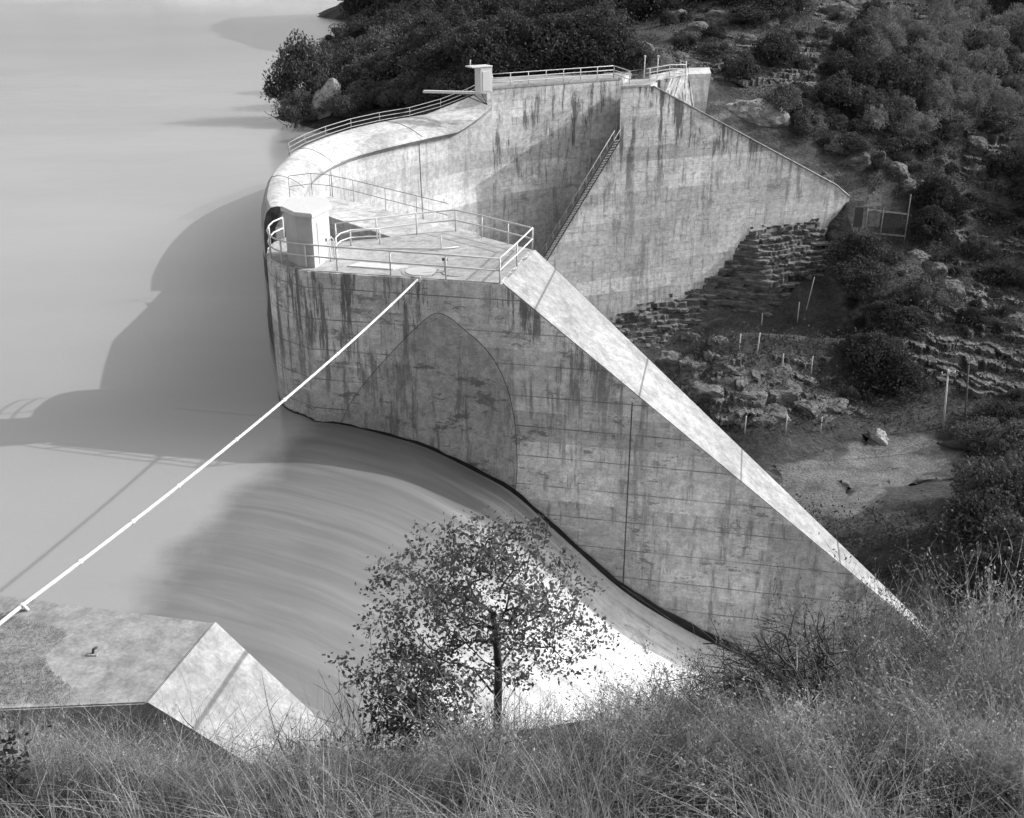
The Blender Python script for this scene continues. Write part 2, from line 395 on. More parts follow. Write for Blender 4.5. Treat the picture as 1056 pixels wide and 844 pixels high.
# thrust block with vertical left edge, then an edge following the stair
E1 = onplane(639, 143, C, Nf); E2 = onplane(563, 268, C, Nf); E3 = onplane(545, 300, C, Nf)
face = [C, S1, S2, S3, Vector((S3.x+.3, S3.y+.3*math.tan(R(22)), -40)), Vector((E3.x-2, E3.y-2*math.tan(R(22)), -40)), E3, E2, E1]
def slab(name, face, thick):
    n = len(face); vv = [Vector(p) for p in face]+[Vector(p)+thick for p in face]
    bm = bmesh.new(); b = [bm.verts.new(p) for p in vv]
    bm.faces.new(b[:n]); bm.faces.new(b[n:][::-1])
    for i in range(n): bm.faces.new((b[i], b[n+i], b[n+(i+1) % n], b[(i+1) % n]))
    bmesh.ops.recalc_face_normals(bm, faces=bm.faces[:])
    me = bpy.data.meshes.new(name); bm.to_mesh(me); bm.free(); return me
child('thrust_block', slab('thrust_block', face, back*.7), M['farwall'], far)
cb_ = [C+back*.71+Wr*.01, S1+back*.71, S1+back*.71-Vector((0, 0, 46)), C+back*.71+Wr*.01-Vector((0, 0, 46))]
child('block_core', slab('block_core', cb_, back*6), M['farwall'], far)
# coping line down the slope
cp = [S1+Nf*.02, S2+Nf*.02, S3+Nf*.02]
child('coping', tubes('coping', [([p+Vector((0, 0, .02))-Nw*.0 for p in cp], .09)], 4), M['slope'], far)
# upper block behind (673-732, 76)
u1 = atY(668, 91, 114.6); u2 = atY(733, 76, 118.5); u3 = atY(724, 120, 117.6)
uz = u2.z
ub = [Vector((u1.x, u1.y, ZD)), Vector((u1.x+2.3, u1.y, uz)), Vector((u2.x-2.4, u2.y-.6, uz)), Vector((u3.x-.3, u3.y-.3, u3.z-3)), Vector((u1.x, u1.y, u3.z-3))]
child('upper_block', slab('upper_block', ub, Vector((.8, 6, 0))), M['farwall'], far)
fl = [Vector((u2.x-2.4, u2.y-.6, uz)), Vector((u2.x, u2.y, uz)), Vector((u3.x, u3.y, u3.z-3)), Vector((u3.x-.3, u3.y-.3, u3.z-3))]
child('flared_end', slab('flared_end', [p+Vector((0.02, -.05, .01)) for p in fl], Vector((.8, 5.8, 0))), M['arch'], far)
child('deck_slab', prism('deck_slab', [p+Vector((-.15, -.15, .22)) for p in (A, B, B+back*6, A+Vector((-.4, 8, 0)))], ZD+.02, .03), M['slope'], far)
child('block_deck', prism('block_deck', [p+Vector((0, -.12, .2)) for p in (C, S1+Wr*-.3, S1+Wr*-.3+back*5.5, C+back*5.5)], ZD+.02, .03), M['slope'], far)
# ------------------------------------------------------------------ near abutment
nab = empty('near_abutment', (F0.x, F0.y, 0), 'low grey concrete abutment with folded pale sloping end at the near side of the spillway', 'dam abutment')
N0 = atz(150, 725, ZD)
qf = onplane(325, 740, F0, Nw); m2 = (ZD-qf.z)/((qf-F0).dot(Wd)); sn2 = Vector((Wd.x*m2, Wd.y*m2, 1)).normalized()
fb = F0+Wd*9; fb.z = ZD-9*m2
nb0 = onplane(236, 777, F0, sn2); nb = N0+(nb0-N0)*4.0
top = [F0, F0-Wd*24, F0-Wd*24+Nw*5.5, atz(0, 722, ZD)+Nw*.3, N0]
child('abutment_body', prism('abutment_body', top, -14, .03), M['near'], nab)
child('abutment_slope_body', prism('abutment_slope_body', [F0+Wd*.004, fb, nb, N0+Wd*.004], -16), M['near'], nab)
q4 = [F0+Wd*.03, fb, nb, N0+Wd*.03]
child('end_slope', mesh('end_slope', [p+sn2*.03 for p in q4]+[p-sn2*.15 for p in q4], [(0, 1, 2, 3), (7, 6, 5, 4), (0, 4, 5, 1), (1, 5, 6, 2), (2, 6, 7, 3), (3, 7, 4, 0)]), M['nearslope'], nab)
# anchor bolt on the near deck
p = atz(96, 675, ZD)
ab = empty('anchor_bolt', p, 'small dark anchor bolt standing on the near abutment deck', 'bolt')
child('bolt_plate', box('bolt_plate', p+Vector((0, 0, .015)), (1, 0, 0), (0, 1, 0), (0, 0, 1), .2, .14, .03), M['grey'], ab)
child('bolt_shank', tubes('bolt_shank', [([p, p+Vector((.02, 0, .12)), p+Vector((.1, .03, .16))], .03)], 6), M['dark'], ab)
# ------------------------------------------------------------------ water
def waterm():
    n = N('lake water', .16, .5); n.b.inputs['IOR'].default_value = 1.33
    s = n.ma('SUBTRACT', n.axis(Wd.x, Wd.y, 0), float(P0.dot(Wd)))
    l = n.axis(Nw.x, Nw.y, 0)
    # streaky foam stretched along the flow
    cmb = n.t.nodes.new('ShaderNodeCombineXYZ'); n.lk(n.ma('MULTIPLY', s, .09), cmb.inputs[0]); n.lk(n.ma('MULTIPLY', l, 1.1), cmb.inputs[1])
    tx = n.t.nodes.new('ShaderNodeTexNoise'); tx.inputs['Scale'].default_value = 1.0; tx.inputs['Detail'].default_value = 9; tx.inputs['Roughness'].default_value = .68; tx.inputs['Distortion'].default_value = .6
    n.lk(cmb.outputs[0], tx.inputs['Vector']); sk = tx.outputs['Fac']
    f = n.ma('ADD', s, n.ma('MULTIPLY', n.ma('SUBTRACT', sk, .5), 7.0))
    foam = n.rng(f, -2.2, 8.0)
    base = n.rng(n.noise(.02, (1, 1.6, 1), 4), .35, .65, .28, .32)
    thin = n.rng(n.ma('ADD', s, n.ma('MULTIPLY', n.noise(.35, (1, 1, 1), 5), 4.0)), -8.5, -6.0)
    base = n.mix(thin, base, n.mix(n.rng(sk, .35, .7), .13, .175))  # chute sheet: colour lowered to carry the pier wall's shadow and reflection
    n.col(n.mix(foam, base, n.rng(n.ma('ADD', n.ma('MULTIPLY', sk, .6), n.ma('MULTIPLY', n.noise(2.2, detail=9, rough=.72), .4)), .36, .58, .40, .76)))
    n.put(n.b.inputs['Roughness'], n.mix(foam, .11, .6))
    rp = n.noise(2.1, (1, 1.5, 1), 5, .65); rp2 = n.noise(.22, (1, 1.6, 1), 2)
    h = n.ma('ADD', n.ma('MULTIPLY', rp, .5), rp2)
    h = n.ma('ADD', h, n.ma('MULTIPLY', n.ma('MULTIPLY', sk, n.rng(s, -7, 2)), 1.2))
    n.bump(h, .22, .10); return n.m
M['water'] = waterm()
e0 = P0+Wd*S0; e1 = e0+Nw*30
pol = [(-900, -60), (e1.x-8, -60), (e1.x, e1.y), (e0.x, e0.y), ((P0+Wd*-8.6).x, (P0+Wd*-8.6).y), (-6, 50), (-10, 55), (-12.5, 63), (-15.0, 70), (-16, 80), (-16.0, 90), (-13, 98), (-9, 104.5), (-4, 110.5), (0, 116), (2, 135), (-3, 200), (-18, 330), (-30, 900), (-900, 900)]
tag(link('lake_water', mesh('lake_water', [(x, y, 0) for x, y in pol], [tuple(range(len(pol)))]), M['water']), kind='structure')
V = []; Fc = []; NS, NL = 110, 40
for i in range(NS+1):
    s = S0+(ls+20-S0)*i/NS
    for j in range(NL+1):
        lat = 27.5*j/NL-.02
        # the sheet rides up a little beside the pier and is gently ribbed
        z = chute_z(s)
        rib = .05*mn.noise(Vector((s*.15, lat*.9, 3)))*np.clip((s+6)/6, 0, 1)
        bow = -.5*math.exp(-lat/1.2)*np.clip((s+5)/8, 0, 1)*0
        p = P0+Wd*s+Nw*lat; V.append((p.x, p.y, z+rib+bow))
for i in range(NS):
    for j in range(NL):
        a = i*(NL+1)+j; Fc.append((a, a+NL+1, a+NL+2, a+1))
wm = link('spillway_water', mesh('spillway_water', V, Fc, True), M['water']); tag(wm, kind='structure')
# ------------------------------------------------------------------ terrain
def tps_fit(pts, lam=.5):
    P = np.array([(p[0], p[1]) for p in pts]); z = np.array([p[2] for p in pts]); n = len(P)
    d = np.linalg.norm(P[:, None]-P[None], axis=2); K = np.where(d > 0, d*d*np.log(d+1e-9), 0)/100.
    A_ = np.zeros((n+3, n+3)); A_[:n, :n] = K+lam*np.eye(n); A_[:n, n] = 1; A_[:n, n+1:] = P; A_[n, :n] = 1; A_[n+1:, :n] = P.T
    s = np.linalg.solve(A_, np.concatenate([z, [0, 0, 0]]))
    def f(X, Y):
        sh = np.shape(X); Q = np.stack([np.ravel(X), np.ravel(Y)], 1)
        out = np.zeros(len(Q))
        for a in range(0, len(Q), 8000):
            q = Q[a:a+8000]; dd = np.linalg.norm(q[:, None]-P[None], axis=2)
            out[a:a+8000] = (np.where(dd > 0, dd*dd*np.log(dd+1e-9), 0)/100.)@s[:n]+s[n]+q@s[n+1:]
        return out.reshape(sh)
    return f
def wy(x, y): return (x, y, onplane(x, y, C, Nf).y-.8)
tp = [wy(640, 327), wy(705, 307), wy(738, 288), wy(775, 244), wy(872, 230), (760, 335, 100), (840, 335, 100), (840, 290, 104), (850, 245, 112), (905, 250, 116),
      (700, 350, 98), (800, 350, 97), (880, 350, 98), (690, 385, 93), (760, 440, 87), (880, 440, 88), (800, 400, 91),
      (973, 442, 88), (1000, 465, 84), (860, 470, 84), (800, 490, 80), (950, 490, 80), (850, 540, 70), (950, 540, 68), (930, 600, 57), (1000, 600, 52), (1056, 560, 56), (1056, 470, 80),
      (1056, 640, 36), (990, 655, 38), (900, 200, 121), (950, 300, 105), (1000, 330, 102), (1056, 400, 92), (1056, 300, 108),
      (880, 190, 120.5), (960, 200, 124), (1056, 200, 130), (800, 150, 124), (850, 100, 135), (960, 100, 140), (1056, 100, 148), (760, 110, 127), (760, 50, 140), (900, 30, 158), (1056, 0, 180), (800, 0, 170),
      (700, 60, 138), (650, 40, 150), (600, 40, 165), (560, 10, 200), (500, 40, 190), (540, 70, 140), (450, 60, 165), (480, 0, 250), (420, 10, 300)]
T = [tuple(atY(*p)) for p in tp]
T += [tuple(atz(x, y, 0)) for x, y in ((300, 131), (318, 97), (350, 60), (366, 22), (371, 8))]
T += [(5, 109, -25), (9, 105, -23), (0, 107, -27), (-4, 100, -27), (12, 109.8, -18), (-3, 118, 5), (6, 122, 6.5), (-14, 125, 1.0), (14, 121, 7.0), (-38, 160, -3), (-44, 220, -4), (-56, 300, -4), (-60, 360, -3), (-24, 118, -4), (-30, 100, -6), (-40, 60, -8), (-40, 20, -8), (-16, 60, -14),
      (0, 80, -30), (10, 95, -26), (8, 60, -28), (18, 44, -18), (12, 36, -16), (25, 33, -13), (0, 30, -12), (40, 30, -10), (70, 40, -10), (75, 70, -14), (70, 100, -3),
      (90, 130, 16), (110, 170, 30), (100, 220, 55), (60, 230, 50), (20, 240, 42), (-10, 300, 30), (60, 300, 80), (-20, 360, 30), (130, 100, 20), (130, 40, 5), (140, 320, 110)]
hf = tps_fit(T, .3)
xs = np.arange(-60, 141, .9); ys = np.arange(24, 345, .9)
GX, GY = np.meshgrid(xs, ys, indexing='ij'); GZ = hf(GX, GY)
def fbm(x, y, s, o=4):
    return sum(mn.noise(Vector((x*s*2**k_, y*s*2**k_, 5.1+k_)))/2**k_ for k_ in range(o))
nz = np.array([[fbm(x, y, .09, 5) for y in ys] for x in xs])
gz_s = np.hypot(*np.gradient(GZ, .9))
amp = np.clip(.35+gz_s*1.1, .3, 1.5)
damp = np.where((GY > 98) & (GY < 128) & (GX > -6) & (GX < 36), .15, 1.0)*np.where((GY > 66) & (GY < 92) & (GX > 14) & (GX < 44), .12, 1.0)
GZ = GZ + nz*amp*damp
# stratified ledges: pull heights toward steps on the steep rocky flank
step = 1.7; ph = GZ/step + .35*nz + GX*.03; fr = ph-np.floor(ph)
GZ = GZ + np.clip((gz_s-.35)*1.4, 0, 1)*damp*(np.where(fr < .75, fr*.33, .25+(fr-.75)*3)-fr)*step*.75
_w = (GX-C.x)*Nf.x+(GY-C.y)*Nf.y; _z = np.clip((GX-12)/4, 0, 1)*np.clip((37-GX)/3, 0, 1)*np.clip((GY-98)/4, 0, 1)*np.clip((_w+1.5)/1.5, 0, 1); GZ -= (2.6+2.6*np.clip((GX-22)/5, 0, 1))*_z
# keep the ground below the recessed/standing walls' tops
nx_, ny_ = GX.shape
V = np.stack([GX, GY, GZ], -1).reshape(-1, 3)
idx = np.arange(nx_*ny_).reshape(nx_, ny_)
Q = np.stack([idx[:-1, :-1], idx[1:, :-1], idx[1:, 1:], idx[:-1, 1:]], -1).reshape(-1, 4)
def gmesh(name, V, Q, smooth=True):
    me = bpy.data.meshes.new(name); me.vertices.add(len(V)); me.vertices.foreach_set('co', V.astype(np.float32).ravel())
    n = len(Q); me.loops.add(n*4); me.loops.foreach_set('vertex_index', Q.astype(np.int32).ravel())
    me.polygons.add(n); me.polygons.foreach_set('loop_start', np.arange(n, dtype=np.int32)*4); me.polygons.foreach_set('loop_total', np.full(n, 4, np.int32))
    if smooth: me.polygons.foreach_set('use_smooth', np.ones(n, bool))
    me.update(calc_edges=True); return me
tag(link('hillside', gmesh('hillside', V, Q), M['soil']), kind='structure')
def gh(x, y):
    i = np.clip((x-xs[0])/.9, 0, nx_-1.001); j = np.clip((y-ys[0])/.9, 0, ny_-1.001)
    a, b = int(i), int(j); u, v = i-a, j-b
    return (GZ[a, b]*(1-u)+GZ[a+1, b]*u)*(1-v)+(GZ[a, b+1]*(1-u)+GZ[a+1, b+1]*u)*v
def hit(px, py, y0=30, y1=340):
    d = ray(px, py); y = y0
    while y < y1:
        p = CAM+d*(y/d.y)
        if xs[0] < p.x < xs[-1] and p.z < gh(p.x, y): return Vector((p.x, y, gh(p.x, y)))
        y += .35+y*.002
    return None
# far hills beyond the lake
V = []; Fc = []; hx = np.linspace(-700, 260, 70); hy = np.linspace(420, 900, 24)
for x in hx:
    for y in hy:
        t = (y-420-30*math.sin(x*.013)-25*fbm(x, 0, .008)-max(0, (x+120)*.0))/200
        V.append((x, y, min(70, -4+13*max(-.05, t)**.8 if t > 0 else -4+t*20)+8*fbm(x, y, .02)*min(1, max(0, t*2))))
for i in range(len(hx)-1):
    for j in range(len(hy)-1): a = i*len(hy)+j; Fc.append((a, a+len(hy), a+len(hy)+1, a+1))
tag(link('hills', mesh('hills', V, Fc, True), M['hills']), kind='structure')
# foreground slope
fp = [(0, 844, 6.6), (264, 844, 6.6), (528, 844, 6.6), (800, 844, 6.8), (1056, 844, 7.0), (0, 795, 8.6), (264, 800, 8.4), (528, 795, 8.4), (800, 790, 8.9), (1056, 780, 9.2),
      (0, 756, 11), (120, 780, 11), (230, 820, 10.4), (330, 772, 11), (430, 770, 11.3), (528, 756, 11.6), (650, 738, 12.2), (760, 724, 13), (860, 724, 15), (960, 704, 18.5), (1056, 716, 15.5)]
FT = [tuple(atY(*p)) for p in fp]
FT += [(-12, 14.2, 6.2), (-8, 14.2, 6.2), (-4, 14.5, 5.5), (0, 16, 4), (4, 18, 3), (9, 22, .5), (14, 27, 0), (18, 24, 2), (25, 24, 2),
       (-12, 20, 0), (0, 24, -4), (8, 30, -7), (16, 35, -8), (26, 34, -7), (34, 26, 0), (0, 3, 16.6), (-8, 3, 16.4), (8, 3, 16.6), (0, -3, 19), (-8, -3, 19), (10, -3, 19), (-16, 8, 11), (20, 10, 12)]
ff_ = tps_fit(FT, .05)
fx = np.arange(-18, 36, .25); fy = np.arange(-4, 37, .25)
FX, FY = np.meshgrid(fx, fy, indexing='ij'); FZ = ff_(FX, FY)
FZ += np.array([[.10*fbm(x, y, .7, 3) for y in fy] for x in fx])
idx = np.arange(FX.size).reshape(FX.shape)
Q = np.stack([idx[:-1, :-1], idx[1:, :-1], idx[1:, 1:], idx[:-1, 1:]], -1).reshape(-1, 4)
tag(link('slope', gmesh('slope', np.stack([FX, FY, FZ], -1).reshape(-1, 3), Q), M['slopesoil']), kind='structure')
def fh(x, y):
    i = np.clip((x-fx[0])/.25, 0, len(fx)-1.001); j = np.clip((y-fy[0])/.25, 0, len(fy)-1.001)
    a = np.floor(i).astype(int); b = np.floor(j).astype(int); u, v = i-a, j-b
    return (FZ[a, b]*(1-u)+FZ[a+1, b]*u)*(1-v)+(FZ[a, b+1]*(1-u)+FZ[a+1, b+1]*u)*v
def fhit(px, py):
    d = ray(px, py); y = 3.0
    while y < 36:
        p = CAM+d*(y/d.y)
        if p.z < float(fh(p.x, y)): return Vector((p.x, y, float(fh(p.x, y))))
        y += .05
    return None
# gravel track at the foot of the canyon: a sheet following the ground
def patch(name, outline, mat, lift=.06, kind='structure', n=34, hfun=None, hitf=None):
    hitf = hitf or hit; V = []; Fc = []
    P = [[hitf(*p) for p in row] for row in outline]
    rows = []
    for row in P:
        rows.append(catmull([tuple(p) for p in row], n//(len(row)-1)))
    EDG = []
    m = min(map(len, rows)); K = 12
    top, bot = rows[0][:m], rows[-1][:m]
    for i in range(m):
        for j in range(K+1):
            t = j/K; x, y = (top[i]*(1-t)+bot[i]*t)[:2]; x += 1.6*fbm(x, y, .45, 3); y += 1.4*fbm(x+40, y, .45, 3)
            edge = min(t, 1-t, i/(m-1), 1-i/(m-1)); EDG.append(min(1, edge*4))
            V.append((x, y, (hfun or gh)(x, y)+(lift if edge > .02 else -.25)))
    for i in range(m-1):
        for j in range(K): a = i*(K+1)+j; Fc.append((a, a+1, a+K+2, a+K+1))
    me = mesh(name, V, Fc, True); at = me.attributes.new('edge', 'FLOAT', 'POINT'); at.data.foreach_set('value', EDG)
    o = link(name, me, mat); tag(o, kind=kind); return o
patch('track', [[(742, 506), (800, 476), (860, 456), (905, 445), (950, 447), (1000, 455)], [(800, 552), (840, 552), (885, 540), (925, 512), (970, 500), (1020, 492)]], M['gravel'], .14)
# ------------------------------------------------------------------ rocks
def rock_mesh(name, seed, sub=4, sharp=.55, strata=0):
    bm = bmesh.new(); bmesh.ops.create_icosphere(bm, subdivisions=sub, radius=1)
    rs = np.random.default_rng(seed); pl = [Vector(rs.normal(size=3)).normalized() for _ in range(11)]; dd = rs.uniform(.55, .9, 11)
    for v in bm.verts:
        p = v.co.copy()
        for nrm, d in zip(pl, dd):
            k_ = p.dot(nrm)
            if k_ > d: p -= nrm*(k_-d)*.92
        q = Vector((p.x*1.7, p.y*1.7, p.z*(1.7+strata)))+Vector((seed*3.1, 0, 0))
        p += p.normalized()*(.16*mn.noise(q)+.08*mn.noise(q*2.7)+.04*mn.noise(q*6))
        v.co = p
    for f in bm.faces: f.smooth = False
    me = bpy.data.meshes.new(name); bm.to_mesh(me); bm.free(); return me
ROCKS = [rock_mesh('boulder', s_, 4) for s_ in range(6)]
for r_ in ROCKS: r_.materials.append(M['rock'])
SCARP = rock_mesh('bare_rock', 31, 5); SCARP.materials.append(M['scarp'])
PROCK = [rock_mesh('pale_boulder', s_+20, 4) for s_ in range(3)]
for r_ in PROCK: r_.materials.append(M['pale'])
def put_rock(name, me, p, sc_, rot, label, cat, group=None):
    o = bpy.data.objects.new(name, me); COL.objects.link(o); o.location = p; o.scale = sc_; o.rotation_euler = rot
    return tag(o, label, cat, group)
# outcrop below the bench
oc = [(700, 372, 3.2), (725, 380, 2.8), (752, 372, 2.4), (735, 402, 2.6), (770, 392, 3.4), (776, 412, 2.6), (800, 388, 2.6), (815, 404, 3.0), (800, 425, 2.2), (838, 418, 2.8), (858, 412, 2.4), (845, 432, 1.8), (785, 432, 1.8), (758, 428, 2.0), (872, 424, 1.8), (893, 428, 1.3), (712, 400, 1.8), (716, 350, 1.6), (742, 352, 1.4), (830, 392, 1.6), (826, 372, 1.2)]
for i, (x, y, s_) in enumerate(oc):
    p = hit(x, y)
    if p: s_ *= 1.3; put_rock('boulder', ROCKS[i % 6], p-Vector((0, -.3, s_*.30)), (s_*random.uniform(.9, 1.25)*.72, s_*.7, s_*random.uniform(.55, .8)*.72), (random.uniform(-.3, .3), random.uniform(-.3, .3), random.uniform(0, 6)), 'weathered grey boulder in the jumbled outcrop below the rock ledges', 'boulder', 'boulders of the outcrop below the ledges')
hb = [(700, 60, 2.0), (660, 52, 2.2), (735, 62, 1.8), (770, 44, 2.4), (1005, 150, 2.6), (1022, 165, 2.4), (1010, 180, 2.6), (1030, 188, 2.2), (905, 165, 2.4), (880, 165, 2.6), (925, 175, 2.4), (860, 15, 4), (890, 5, 4), (815, 10, 4), (790, 25, 3), (740, 22, 3.4), (722, 30, 2.6), (700, 18, 3), (805, 50, 2.6), (775, 60, 2.4), (955, 190, 2), (935, 195, 2.2), (980, 300, 2.6), (960, 280, 2.4), (945, 265, 2.2), (850, 185, 1.5), (1045, 330, 2.2), (985, 250, 1.8), (960, 330, 1.8)]
for i, (x, y, s_) in enumerate(hb):
    p = hit(x, y)
    if p: put_rock('boulder', ROCKS[(i+2) % 6], p-Vector((0, 0, s_*.2)), (s_*.8, s_*.7, s_*.6), (random.uniform(-.3, .3), random.uniform(-.3, .3), random.uniform(0, 6)), 'grey rock jutting from the brushy canyon hillside', 'boulder', 'rocks jutting from the hillside')
# the pale one by the tree on the shore, pale scar, pale boulders low right
p = atz(338, 128, 0); put_rock('shore_boulder', PROCK[0], p+Vector((0, 0, 2.2)), (1.9, 2.0, 3.2), (.1, .25, .6), 'tall pale boulder standing in the lake shore beneath the trees', 'boulder')
for i, (x, y, s_, lb) in enumerate([(1050, 588, .75, 'bright white boulder at the right edge of the canyon floor'), (1020, 622, .62, 'pale upright boulder among brush right of the buttress foot'), (1037, 632, .7, 'pale block shaped boulder beside the upright one among brush'), (1005, 640, .5, 'small pale rounded rock nearest the buttress foot'), (905, 455, 1.2, 'bright sunlit rock at the left end of the gravel track')]):
    p = hit(x, y, 25)
    if p: put_rock('pale_boulder', PROCK[i % 3], p, (s_*1.1, s_*.9, s_*(1.25 if i == 1 else .75)), (.2, .1, i*1.3), lb, 'boulder')
# layered ledges: a continuous stepped sheet, every bed with a broken, blocky edge
def step_sheet(name, fn, cols, beds, mat, label, jag=.5, block=1.3, seed=1, out=0.0, taper=.12):
    """fn(u, t) -> (front point, outward dir); beds: list of t boundaries"""
    rs = np.random.default_rng(seed); V = []; Fc = []
    us = np.linspace(0, 1, cols); nr = 0
    for b_ in range(len(beds)-1):
        cuts = np.cumsum(rs.uniform(.3, 1.9, 200)*block)/100.; off = rs.normal(size=201)*jag*.45; dz_ = rs.normal(size=201)*.04
        for q_ in (0, 1):
            for u in us:
                i = int(np.searchsorted(cuts, u)); t = beds[b_] if q_ == 0 else beds[b_+1]-(beds[b_+1]-beds[b_])*.08
                p, o_ = fn(u, beds[b_]*.999+.001*t); p2, _ = fn(u, t)
                tp_ = max(0, 1-min(u, 1-u)/taper); w_ = out-3.2*tp_**1.5+off[i]*.75+jag*1.2*mn.noise(Vector((u*9, b_*1.7, seed)))+jag*.45*mn.noise(Vector((u*45, b_*3.1, seed)))+.12*mn.noise(Vector((u*110, t*40, seed)))
                V.append((p.x+o_.x*w_, p.y+o_.y*w_, p2.z+dz_[i]+.22*jag*mn.noise(Vector((u*7, t*3, seed+9)))+.10*jag*mn.noise(Vector((u*60, t*9+q_, seed)))))
            if nr:
                r0_ = (nr-1)*cols; r1_ = nr*cols
                for c_ in range(cols-1): Fc.append((r0_+c_, r1_+c_, r1_+c_+1, r0_+c_+1))
            nr += 1
    # back the sheet with a rear row so that it has thickness
    base_ = len(V); 
    for c_ in range(cols): V.append((V[c_][0], V[c_][1]+4, V[c_][2]))
    for c_ in range(cols): V.append((V[(nr-1)*cols+c_][0], V[(nr-1)*cols+c_][1]+4, V[(nr-1)*cols+c_][2]))
    for c_ in range(cols-1):
        Fc.append((base_+c_, c_, c_+1, base_+c_+1)); e_ = (nr-1)*cols; Fc.append((e_+c_, base_+cols+c_, base_+cols+c_+1, e_+c_+1))
    o = link(name, mesh(name, V, Fc), mat); tag(o, label, 'rock ledges'); return o
def bl(TL, TR, BL, BR):
    TL, TR, BL, BR = [atY(*q) for q in (TL, TR, BL, BR)]
    def f(u, t): return TL*(1-u)*(1-t)+TR*u*(1-t)+BL*(1-u)*t+BR*u*t, Vector((-.25, -.97, 0))
    return f
zk = [onplane(x, y, C, Nf) for x, y in ((600, 338), (640, 325), (705, 305), (738, 287), (775, 240), (830, 233), (874, 228), (930, 222))]; zk_x = [q.x for q in zk]; zk_z = [q.z for q in zk]
def led(u, t):
    sx = 9+27*u; z = zk_z[6]+.6-12.6*t; p = C+Wr*((sx-C.x)/Wr.x)
    d = (np.interp(sx, zk_x, zk_z)-z)*.80-max(0, sx-34)*.6
    p = p+Nf*float(d); p.z = z; return p, Nf
bd = [0]; rs_ = np.random.default_rng(3)
while bd[-1] < 1: bd.append(bd[-1]+rs_.uniform(.014, .045))
step_sheet('rock_ledges', led, 300, bd, M['ledge'], 'stack of thin dark stone ledges stepping down beside the far abutment wall', .62, 2.6, 2, .25, .05)
def hs(TL, TR, BL, BR, nu=14, nv=6):
    G = []
    for j in range(nv+1):
        row = []
        for i in range(nu+1):
            u, t = i/nu, j/nv
            x = TL[0]*(1-u)*(1-t)+TR[0]*u*(1-t)+BL[0]*(1-u)*t+BR[0]*u*t; y = TL[1]*(1-u)*(1-t)+TR[1]*u*(1-t)+BL[1]*(1-u)*t+BR[1]*u*t
            row.append(hit(x, y) or atY(x, y, 130))
        G.append(row)
    def f(u, t):
        t = min(max(t, 0), 1); i = min(int(u*nu), nu-1); j = min(int(t*nv), nv-1); a = u*nu-i; b_ = t*nv-j
        p = (G[j][i]*(1-a)+G[j][i+1]*a)*(1-b_)+(G[j+1][i]*(1-a)+G[j+1][i+1]*a)*b_
        return p, Vector((-.25, -.97, 0))
    return f
def beds(n, seed):
    r_ = np.random.default_rng(seed); c = np.cumsum(r_.uniform(.25, 1.4, n)); return [0]+list(c/c[-1])
step_sheet('rock_strata', hs((895, 305), (1085, 340), (905, 380), (1085, 440)), 220, beds(10, 2), M['rock'], 'broad slanting slabs of bedded rock on the right hillside', .9, 3.5, 6, .9, .10)
step_sheet('rock_strata', hs((925, 230), (1085, 255), (925, 302), (1085, 338)), 200, beds(8, 3), M['rock'], 'darker bedded rock steps above the broad slanting slabs', .9, 3.5, 7, .8, .12)
step_sheet('rock_bands', hs((690, 34), (860, 44), (690, 82), (860, 98)), 200, beds(9, 4), M['rock'], 'thin bands of bedded rock high on the hillside above the far wall', .9, 3.0, 8, 1.6, .12)
step_sheet('rock_bands', hs((835, 0), (975, 6), (835, 30), (975, 36)), 150, beds(6, 6), M['rock'], 'rock band at the top edge of the hillside', 1.1, 3.5, 10, .9, .12)
step_sheet('rock_stack', hs((985, 135), (1050, 145), (985, 200), (1045, 205)), 80, beds(6, 7), M['rock'], 'stack of pale grey rock slabs in the brush of the right hillside', .9, 6.0, 11, 1.1, .2)
p = hit(774, 117)
put_rock('bare_rock', SCARP, p+Vector((0, 1.0, -.9)), (5.0, 2.4, 2.9), (.1, .14, .1), 'broad pale bare rock face above the sloping abutment edge', 'rock')
step_sheet('rock_outcrop', hs((712, 366), (866, 372), (716, 440), (895, 438)), 200, beds(7, 10), M['rock'], 'massive broken rock outcrop below the bench and the ledges', 1.1, 5.0, 14, .6, .12)
